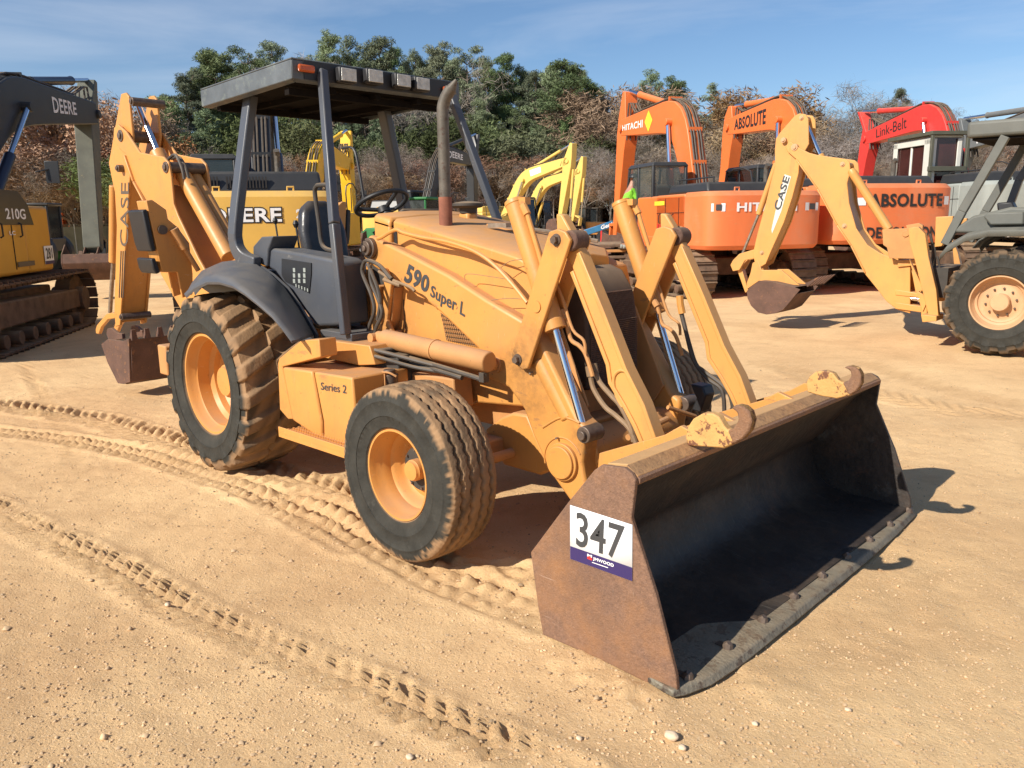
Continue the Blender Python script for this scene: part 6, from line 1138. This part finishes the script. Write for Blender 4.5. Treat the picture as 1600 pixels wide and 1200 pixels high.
# ================================================================ treeline
GP = 'pines rising above the wood'; GB = 'brown leafed trees along the yard edge'; GG = 'bare pale trees along the yard edge'
pines = [(300, 150, 88, 1.5), (335, 108, 90, 1.45), (378, 74, 92, 1.5), (425, 70, 90, 1.3), (465, 62, 94, 1.3), (505, 90, 98, 1.1), (545, 46, 90, 1.25), (575, 54, 96, 1.15), (615, 52, 92, 1.25), (650, 82, 100, 1.), (700, 62, 92, 1.05), (742, 66, 90, 1.25), (795, 78, 94, 1.2), (838, 108, 92, 1.3), (885, 86, 86, 1.9), (862, 100, 90, 1.5), (915, 120, 90, 1.3), (1008, 104, 92, 1.1), (1042, 118, 92, 1.2), (1098, 130, 92, 1.3), (1135, 185, 100, 1.), (1372, 138, 96, 1.15), (270, 190, 80, 1.7), (240, 215, 84, 1.7), (355, 170, 82, 1.3), (320, 205, 78, 1.4), (395, 215, 80, 1.3), (440, 225, 80, 1.2), (700, 200, 82, 1.1), (790, 190, 82, 1.1), (840, 200, 82, 1.1), (560, 215, 80, 1.1), (285, 215, 76, 1.2), (405, 95, 96, 1.), (448, 92, 96, 1.), (525, 75, 96, 1.), (633, 70, 98, 1.), (680, 95, 96, 1.), (722, 84, 98, 1.), (770, 95, 96, 1.), (818, 100, 96, 1.), (868, 96, 92, 1.), (902, 100, 92, 1.), (935, 135, 92, 1.), (725, 175, 84, 1.2), (620, 195, 82, 1.2), (520, 190, 82, 1.2), (815, 165, 86, 1.2), (885, 180, 84, 1.2), (1000, 180, 86, 1.2), (1120, 200, 88, 1.), (590, 120, 84, 1.2), (760, 150, 84, 1.2), (960, 170, 88, 1.3), (660, 175, 84, 1.2), (480, 150, 82, 1.4), (1070, 185, 86, 1.2)]
_r = random.Random(5)
pines += [(u+_r.uniform(-8, 8), (lambda t: t+_r.uniform(2, 34))(float(np.interp(u, [225, 300, 330, 380, 500, 545, 640, 700, 780, 830, 885, 935, 960, 1000, 1100, 1150, 1240], [215, 150, 108, 80, 88, 50, 70, 66, 84, 104, 88, 128, 165, 130, 140, 185, 215]))), _r.uniform(92, 102), _r.uniform(.75, 1.1)) for u in list(range(232, 960, 19))+list(range(985, 1240, 30))]
anchor = lambda u: 'above the left excavator' if u < 180 else 'over the folded dipper' if u < 300 else 'above the left end of the canopy' if u < 430 else 'over the left half of the canopy roof' if u < 520 else 'over the two left work lights' if u < 605 else 'over the two right work lights' if u < 690 else 'just right of the exhaust stack' if u < 790 else 'over the pale yellow excavators' if u < 950 else 'over the nearest orange boom' if u < 1110 else 'between the two orange booms' if u < 1240 else 'left of the red boom' if u < 1340 else 'behind the red boom' if u < 1450 else 'behind the right canopy'
for i, (u, v, d, wd) in enumerate(pines):
    place_tree('pine', u, v, d, ('tall pine with dark green crown '+anchor(u)), wd*.82, 'pine tree', GP)
rs = random.Random(11)
def row(kind, us, vr, dr, lab, cat, grp, wid=1.3):
    n_ = [0]
    for u in us: place_tree(kind, u+rs.uniform(-10, 10), rs.uniform(*vr(u)) if callable(vr) else rs.uniform(*vr), rs.uniform(*dr), lab+' '+anchor(u), wid*rs.uniform(.85, 1.15), cat, grp)
vt = lambda u: (205, 250) if u < 230 else (195, 260) if u < 1100 else (225, 265)
row('brown', range(-30, 1640, 34), lambda u: (225, 275) if 240 < u < 960 else (185, 240) if u < 1240 else (205, 250), (70, 86), 'brown leafed oak in the wood edge', 'tree', GB, 1.5)
row('brown', range(-10, 1640, 60), lambda u: (240, 290), (60, 68), 'low brown tree at the wood edge', 'tree', GB, 1.9)
row('bare', range(10, 1620, 70), lambda u: (215, 265) if 240 < u < 960 else (180, 240) if u < 1250 else (150, 210), (64, 80), 'bare pale trunked tree', 'bare tree', GG, 1.3)
place_tree('rust', 168, 140, 72, 'tall russet tree', 1.15, 'tree', 'russet trees at the left')
place_tree('rust', 208, 172, 72, 'tall russet tree', 1.0, 'tree', 'russet trees at the left')
row('rust', (85, 130, 165), lambda u: (205, 225), (62, 68), 'russet leafed tree under the black boom', 'tree', 'russet trees at the left', 1.5)
for u, v, d, w_ in ((150, 128, 74, 1.1), (190, 150, 76, 1.2), (215, 170, 78, 1.2), (1300, 140, 82, 1.25), (1335, 128, 84, 1.25), (1275, 165, 84, 1.2), (1425, 165, 90, 1.), (1395, 190, 88, 1.2), (60, 200, 80, 1.1), (520, 88, 90, 1.), (690, 95, 88, 1.), (1120, 150, 84, 1.2), (1150, 175, 84, 1.2), (1230, 175, 84, 1.2)): place_tree('bare', u, v, d, 'tall leafless grey tree '+anchor(u), w_, 'bare tree', GG)
for u, v, d, w_ in ((985, 112, 84, 1.35), (1180, 140, 84, 1.3), (1215, 168, 86, 1.2), (950, 130, 88, 1.2), (1130, 190, 84, 1.2), (265, 160, 84, 1.2)): place_tree('brown', u, v, d, 'tall brown crowned oak '+anchor(u), w_, 'oak tree', GB)
for u, v, d in ((240, 245, 57), (300, 232, 57), (345, 225, 58), (270, 265, 54), (390, 240, 58)): place_tree('scrub', u, v, d, 'green scrubby tree behind the folded dipper', 1.6, 'tree', 'green scrub at the left')
for k, u in enumerate(range(225, 970, 42)): place_tree('scrub', u, 172+(k*37) % 60, 76+(k*13) % 10, 'olive green tree', 1.2, 'tree', 'olive trees in the wood edge')
row('bare', range(0, 1640, 48), lambda u: (215, 265), (58, 64), 'slender pale sapling', 'bare tree', GG, .9)
# far-off wood that reads as one mass
rsn = np.random.RandomState(3); cs = []; rr = []
for k in range(1500):
    u = rsn.uniform(-120, 1750); f, d = ray(u, 600); dh = Vector((d.x, d.y, 0)).normalized(); q = Vector(CAM)+dh*rsn.uniform(90, 106); cs.append((q.x, q.y, rsn.uniform(0, 9.5))); rr.append(rsn.uniform(1.2, 2.2))
V = crown_quads(np.array(cs), rr, 22, .5, 1., 9, 1.4); quadmesh('wood', V, 'brown_leaves', None); tag(bpy.data.objects['wood'], 'dense brown undergrowth of the wood behind the yard', 'woodland', kind='stuff')
# chain link fence at the far left
mb = MB(); fa, fb_ = pt(-60, 372), pt(330, 371)
fa = Vector(CAM)+Vector((ray(-60, 600)[1].x, ray(-60, 600)[1].y, 0)).normalized()*58; fb_ = Vector(CAM)+Vector((ray(420, 600)[1].x, ray(420, 600)[1].y, 0)).normalized()*62; fa.z = fb_.z = 0
fe = empty('chain_link_fence', fa); tag(fe, 'grey chain link fence with green screening at the far left wood edge', 'fence'); dv = fb_-fa; n_ = 16
mb = MB()
for k in range(n_+1): q = dv*(k/n_); mb.cyl((q.x, q.y, 0), (q.x, q.y, 1.9), .04, n=8)
mb.build('post', 'cabgrey', fe); mb = MB(); mb.beam((0, 0, 1.85), (dv.x, dv.y, 1.85), .04, .04); mb.beam((0, 0, .9), (dv.x, dv.y, .9), .02, 1.7); mb.build('screen', mat('fence_screen', (.14, .15, .11), .9, var=.2, scale=2), fe)
ORD = ['leftmost', 'second from the left', 'third from the left', 'fourth from the left', 'fifth from the left', 'sixth from the left', 'seventh from the left', 'eighth from the left', 'ninth from the left', 'tenth from the left', 'eleventh from the left', 'twelfth from the left', 'thirteenth from the left', 'fourteenth from the left', 'fifteenth from the left', 'sixteenth from the left', 'seventeenth from the left']
NM = dict(pine='dark green pine', brown='brown oak', rust='russet tree', bare='bare pale tree', scrub='olive tree'); gr_ = {}
for u, v, kind, o in sorted(PLACED, key=lambda q: q[0]):
    hgt_ = 'tall' if v < 130 else 'middling' if v < 200 else 'low'
    gr_.setdefault((kind, anchor(u), hgt_), []).append(o)
for (kind, an, hg), l in gr_.items():
    for i, o in enumerate(l):
        o['label'] = (hg+' '+NM[kind]+' '+an) if len(l) == 1 else ORD[min(i, 16)]+' of the '+hg+' '+NM[kind]+'s '+an
        if len(o['label'].split()) > 16: o['label'] = o['label'].replace('from the left of the', 'of the')
# ================================================================ people and clutter
def far_at(u, d):
    q = ray(u, 600)[1]; return Vector((CAM[0], CAM[1], 0))+Vector((q.x, q.y, 0)).normalized()*d
# blue telescopic boom beyond the pile of steel
g0, g1 = far_at(912, 30), far_at(962, 30); zA = lambda v, d=30: CAM[2]+(343-v)/1256*d*.99
ge = empty('boom_lift_arm', g0); tag(ge, 'blue boom lift arm with white lettering lying low beside the nearest orange arm', 'boom lift arm'); d_ = g1-g0; d_.z = 0
mb = MB(); mb.beam((0, 0, zA(362)), (d_.x, d_.y, zA(346)), .18, .22); mb.build('arm_section', 'blue', ge, .02); mb = MB(); mb.beam(d_*-.35+Vector((0, 0, zA(368))), d_*.05+Vector((0, 0, zA(361))), .13, .15); mb.build('inner_section', 'cabgrey', ge); mb = MB(); mb.bb(-.9, .1, -.4, .5, .1, .9); mb.build('base', 'blackdust', ge, .1)
nn = d_.normalized().cross(Vector((0, 0, 1))); 
if nn.dot(Vector(CAM)-g0) < 0: nn = -nn
pa, pb = Vector((0, 0, zA(362))).lerp(d_+Vector((0, 0, zA(346))), .5), Vector((0, 0, zA(362))).lerp(d_+Vector((0, 0, zA(346))), .93); up_ = Vector((0, 0, .075)); lettering('Genie', quad(pa+up_+nn*.1, pb+up_+nn*.1, pb-up_+nn*.1, pa-up_+nn*.1), 'white', ge, .03)
# rusty tan steel plates in a pile
for k in range(7):
    c = far_at(938+random.uniform(-3, 3), 21.5); pl = MB(); pl.box((0, 0, 0), (2.3+random.uniform(-.2, .2), 1.5, .07), Matrix.Rotation(R(44+random.uniform(-5, 5)), 3, 'Z') @ Matrix.Rotation(R(random.uniform(-1.5, 1.5)), 3, 'X')); o = pl.build('steel_plate', 'tandust' if k % 2 else 'trackshoe', None, .01); o.location = (c.x, c.y, .12+k*.155); tag(o, ('bottom', 'second lowest', 'third lowest', 'middle', 'third highest', 'second highest', 'topmost')[k]+' steel plate of the rusty pile by the orange excavator bucket', 'steel plate', 'steel plates in a pile')
# traffic post, green tractor, far wheel loader
q = far_at(938, 47); mb = MB(); mb.lathe([(.001, 1.15), (.05, 1.14), (.06, .1), (.2, .08), (.2, 0), (.001, 0)], (0, 0, 0), 'z', 20); o = mb.build('marker_post', 'red', None); o.location = q; tag(o, 'small red marker post at the far edge of the yard', 'marker post')
def tractor(pos, rz, name, label, cat, body, cab_):
    r_ = empty(name, pos, rz); tag(r_, label, cat)
    for x, y, rr in ((0, .75, .75), (0, -.75, .75), (2.0, .65, .5), (2.0, -.65, .5)): mb = MB(); mb.lathe([(rr*.5, -.18), (rr*.9, -.2), (rr, -.14), (rr, .14), (rr*.9, .2), (rr*.5, .18)], (x, y, rr), 'y', 28); w_ = mb.build('wheel', 'black', r_); mb = MB(); mb.ycyl(x, rr, y-.1, y+.1, rr*.52, 20); mb.build('rim', body, w_)
    mb = MB(); mb.prism([(.5, .7), (2.5, .7), (2.55, 1.3), (2.3, 1.5), (.5, 1.6)], -.36, .36); mb.build('hood', body, r_, .05); mb = MB()
    for x in (-.5, .6):
        for y in (-.55, .55): mb.beam((x, y, 1.0), (x, y, 2.5), .08, .08, up=(1, 0, 0))
    mb.bb(-.6, .7, -.62, .62, 2.5, 2.6); mb.bb(-.6, .6, -.6, .6, .8, 1.3); mb.build('cab', cab_, r_, .03); mb = MB(); mb.bb(-.48, .58, -.53, .53, 1.3, 2.48); mb.build('cab_glass', 'glassdark', r_)
    return r_
q = far_at(96, 36); tractor(q, R(230), 'tractor', 'green tractor with black cab half hidden behind the left excavator', 'tractor', 'green', 'deerblk')
q = far_at(668, 31); tractor(q, R(200), 'tractor', 'green tractor seen low between the exhaust stack and the steering wheel', 'tractor', 'green', 'green')
q = far_at(905, 58); tractor(q, R(20), 'tractor', 'small far tan tractor under the trees beyond the pale yellow arms', 'tractor', 'tan', 'blackdust')
q = far_at(925, 62); tractor(q, R(200), 'tractor', 'far orange tractor at the wood edge left of the orange arm', 'tractor', 'tandust', 'blackdust')
M['palestone'] = mat('pale_stone', (.62, .47, .32), .9, var=.3, scale=30, bump=.4)
# loose small stones one can pick out
for i, (u, v, r_) in enumerate(((1049, 1152, .021), (1066, 1168, .012), (905, 1150, .010), (640, 1178, .012), (1325, 1110, .010), (262, 945, .012), (1180, 1130, .010))):
    p = pt(u, v); mb = MB(); rs_ = random.Random(i); vs = []
    import bmesh as bmm
    b_ = bmm.new(); bmm.ops.create_icosphere(b_, subdivisions=2, radius=1)
    for q in b_.verts: k = rs_.uniform(.82, 1.12); vs.append((q.co.x*r_*1.25*k, q.co.y*r_*k, q.co.z*r_*.75*k))
    fs = [tuple(v_.index for v_ in f.verts) for f in b_.faces]; b_.free(); mb.add(vs, fs); o = mb.build('stone', 'palestone', None, sm=60); ix = min(max(np.searchsorted(gx, p.x), 1), nx-1); iy = min(max(np.searchsorted(gy, p.y), 1), ny-1); o.location = (p.x, p.y, float(H[ix, iy])+r_*.5)
    tag(o, ['largest pale stone, on the dirt below the bucket edge', 'small stone just right of and below the largest stone', 'small stone at the bottom left of the bucket', 'small stone at the bottom edge below the front wheel', 'small stone at the right below the cutting edge', 'small stone on the dirt at the left, below the tyre tracks', 'small stone right of the largest stone near the cutting edge'][i], 'stone')
def person(fr_pos, hd, lean=.18):
    r_ = empty('person', fr_pos, R(hd)); tag(r_, 'person in hi-vis green shirt and brown trousers by the cab door of an orange excavator', 'person')
    import bmesh
    J = dict(pel=(0, 0, .93), ch=(.06, 0, 1.22), sh=(.12, 0, 1.42), nk=(.15, 0, 1.52), hd=(.20, 0, 1.66), hl=(-.01, .09, .90), kl=(.05, .10, .50), al=(-.02, .11, .10), tl=(.13, .13, .04), hr=(-.01, -.09, .90), kr=(.02, -.10, .50), ar=(-.06, -.11, .10), tr=(.09, -.13, .04), sl=(.12, .17, 1.40), el=(.30, .22, 1.18), wl=(.50, .14, 1.30), fl=(.58, .12, 1.33), sr=(.12, -.17, 1.40), er=(.26, -.24, 1.15), wr=(.46, -.18, 1.25), fr=(.54, -.17, 1.28))
    rad = dict(pel=.14, ch=.14, sh=.13, nk=.055, hd=.10, hl=.095, kl=.065, al=.045, tl=.04, hr=.095, kr=.065, ar=.045, tr=.04, sl=.065, el=.045, wl=.03, fl=.032, sr=.065, er=.045, wr=.03, fr=.032)
    E_ = [('pel', 'ch'), ('ch', 'sh'), ('sh', 'nk'), ('nk', 'hd'), ('pel', 'hl'), ('hl', 'kl'), ('kl', 'al'), ('al', 'tl'), ('pel', 'hr'), ('hr', 'kr'), ('kr', 'ar'), ('ar', 'tr'), ('sh', 'sl'), ('sl', 'el'), ('el', 'wl'), ('wl', 'fl'), ('sh', 'sr'), ('sr', 'er'), ('er', 'wr'), ('wr', 'fr')]
    def skin(name, keys, edges, m_, grow, root='pel', sub=2):
        ks = list(keys); me = bpy.data.meshes.new(name); me.from_pydata([J[k] for k in ks], [(ks.index(a), ks.index(b)) for a, b in edges], []); o = bpy.data.objects.new(name, me); C.objects.link(o); o.parent = r_
        md = o.modifiers.new('s', 'SKIN'); 
        for i, k in enumerate(ks): me.skin_vertices[0].data[i].radius = (rad[k]+grow, (rad[k]+grow)*(.8 if k in ('pel', 'ch', 'sh') else 1)); me.skin_vertices[0].data[i].use_root = (k == root)
        sb = o.modifiers.new('u', 'SUBSURF'); sb.levels = sb.render_levels = sub; me.materials.append(M[m_]); return o
    b = None
    me0 = bpy.data.meshes.new('x'); bpy.data.meshes.remove(me0)
    def mk(name, keys, m_, grow, root):
        ks = list(keys); ed = [(a, b) for a, b in E_ if a in ks and b in ks]; me = bpy.data.meshes.new(name); me.from_pydata([J[k] for k in ks], [(ks.index(a), ks.index(b)) for a, b in ed], [])
        import bmesh
        bm = bmesh.new(); bm.from_mesh(me); lay = bm.verts.layers.skin.verify(); bm.verts.ensure_lookup_table()
        for i, k in enumerate(ks): bm.verts[i][lay].radius = (rad[k]+grow, (rad[k]+grow)); bm.verts[i][lay].use_root = (k == root)
        bm.to_mesh(me); bm.free(); o = bpy.data.objects.new(name, me); C.objects.link(o); o.parent = r_
        o.modifiers.new('s', 'SKIN'); sb = o.modifiers.new('u', 'SUBSURF'); sb.levels = sb.render_levels = 2; me.materials.append(M[m_]); return o
    mk('body', J.keys(), 'skin', 0, 'pel')
    mk('trousers', ('pel', 'hl', 'kl', 'al', 'hr', 'kr', 'ar'), 'trousers', .018, 'pel'); mk('hi_vis_shirt', ('pel', 'ch', 'sh', 'sl', 'el', 'sr', 'er'), 'hivis', .014, 'sh')
    mb = MB(); mb.lathe([(.001, .10), (.06, .09), (.10, .05), (.118, 0), (.15, -.005)], (.2, 0, 1.72), 'z', 20); mb.build('cap', 'black', r_)
    for s_ in (-1, 1): mb = MB(); mb.tube([(-.08, s_*.12, .05), (.04, s_*.12, .06), (.17, s_*.135, .035)], [.05, .055, .04], 10); mb.build('boot', 'cabgrey', r_, .01)
    return r_
tp_ = EH['fr']; lp = Vector((1.35, 1.45, .97)); wpos = Vector((tp_.o.x+lp.x*tp_.c-lp.y*tp_.s, tp_.o.y+lp.x*tp_.s+lp.y*tp_.c, lp.z)); person(wpos, 143-90, 0)
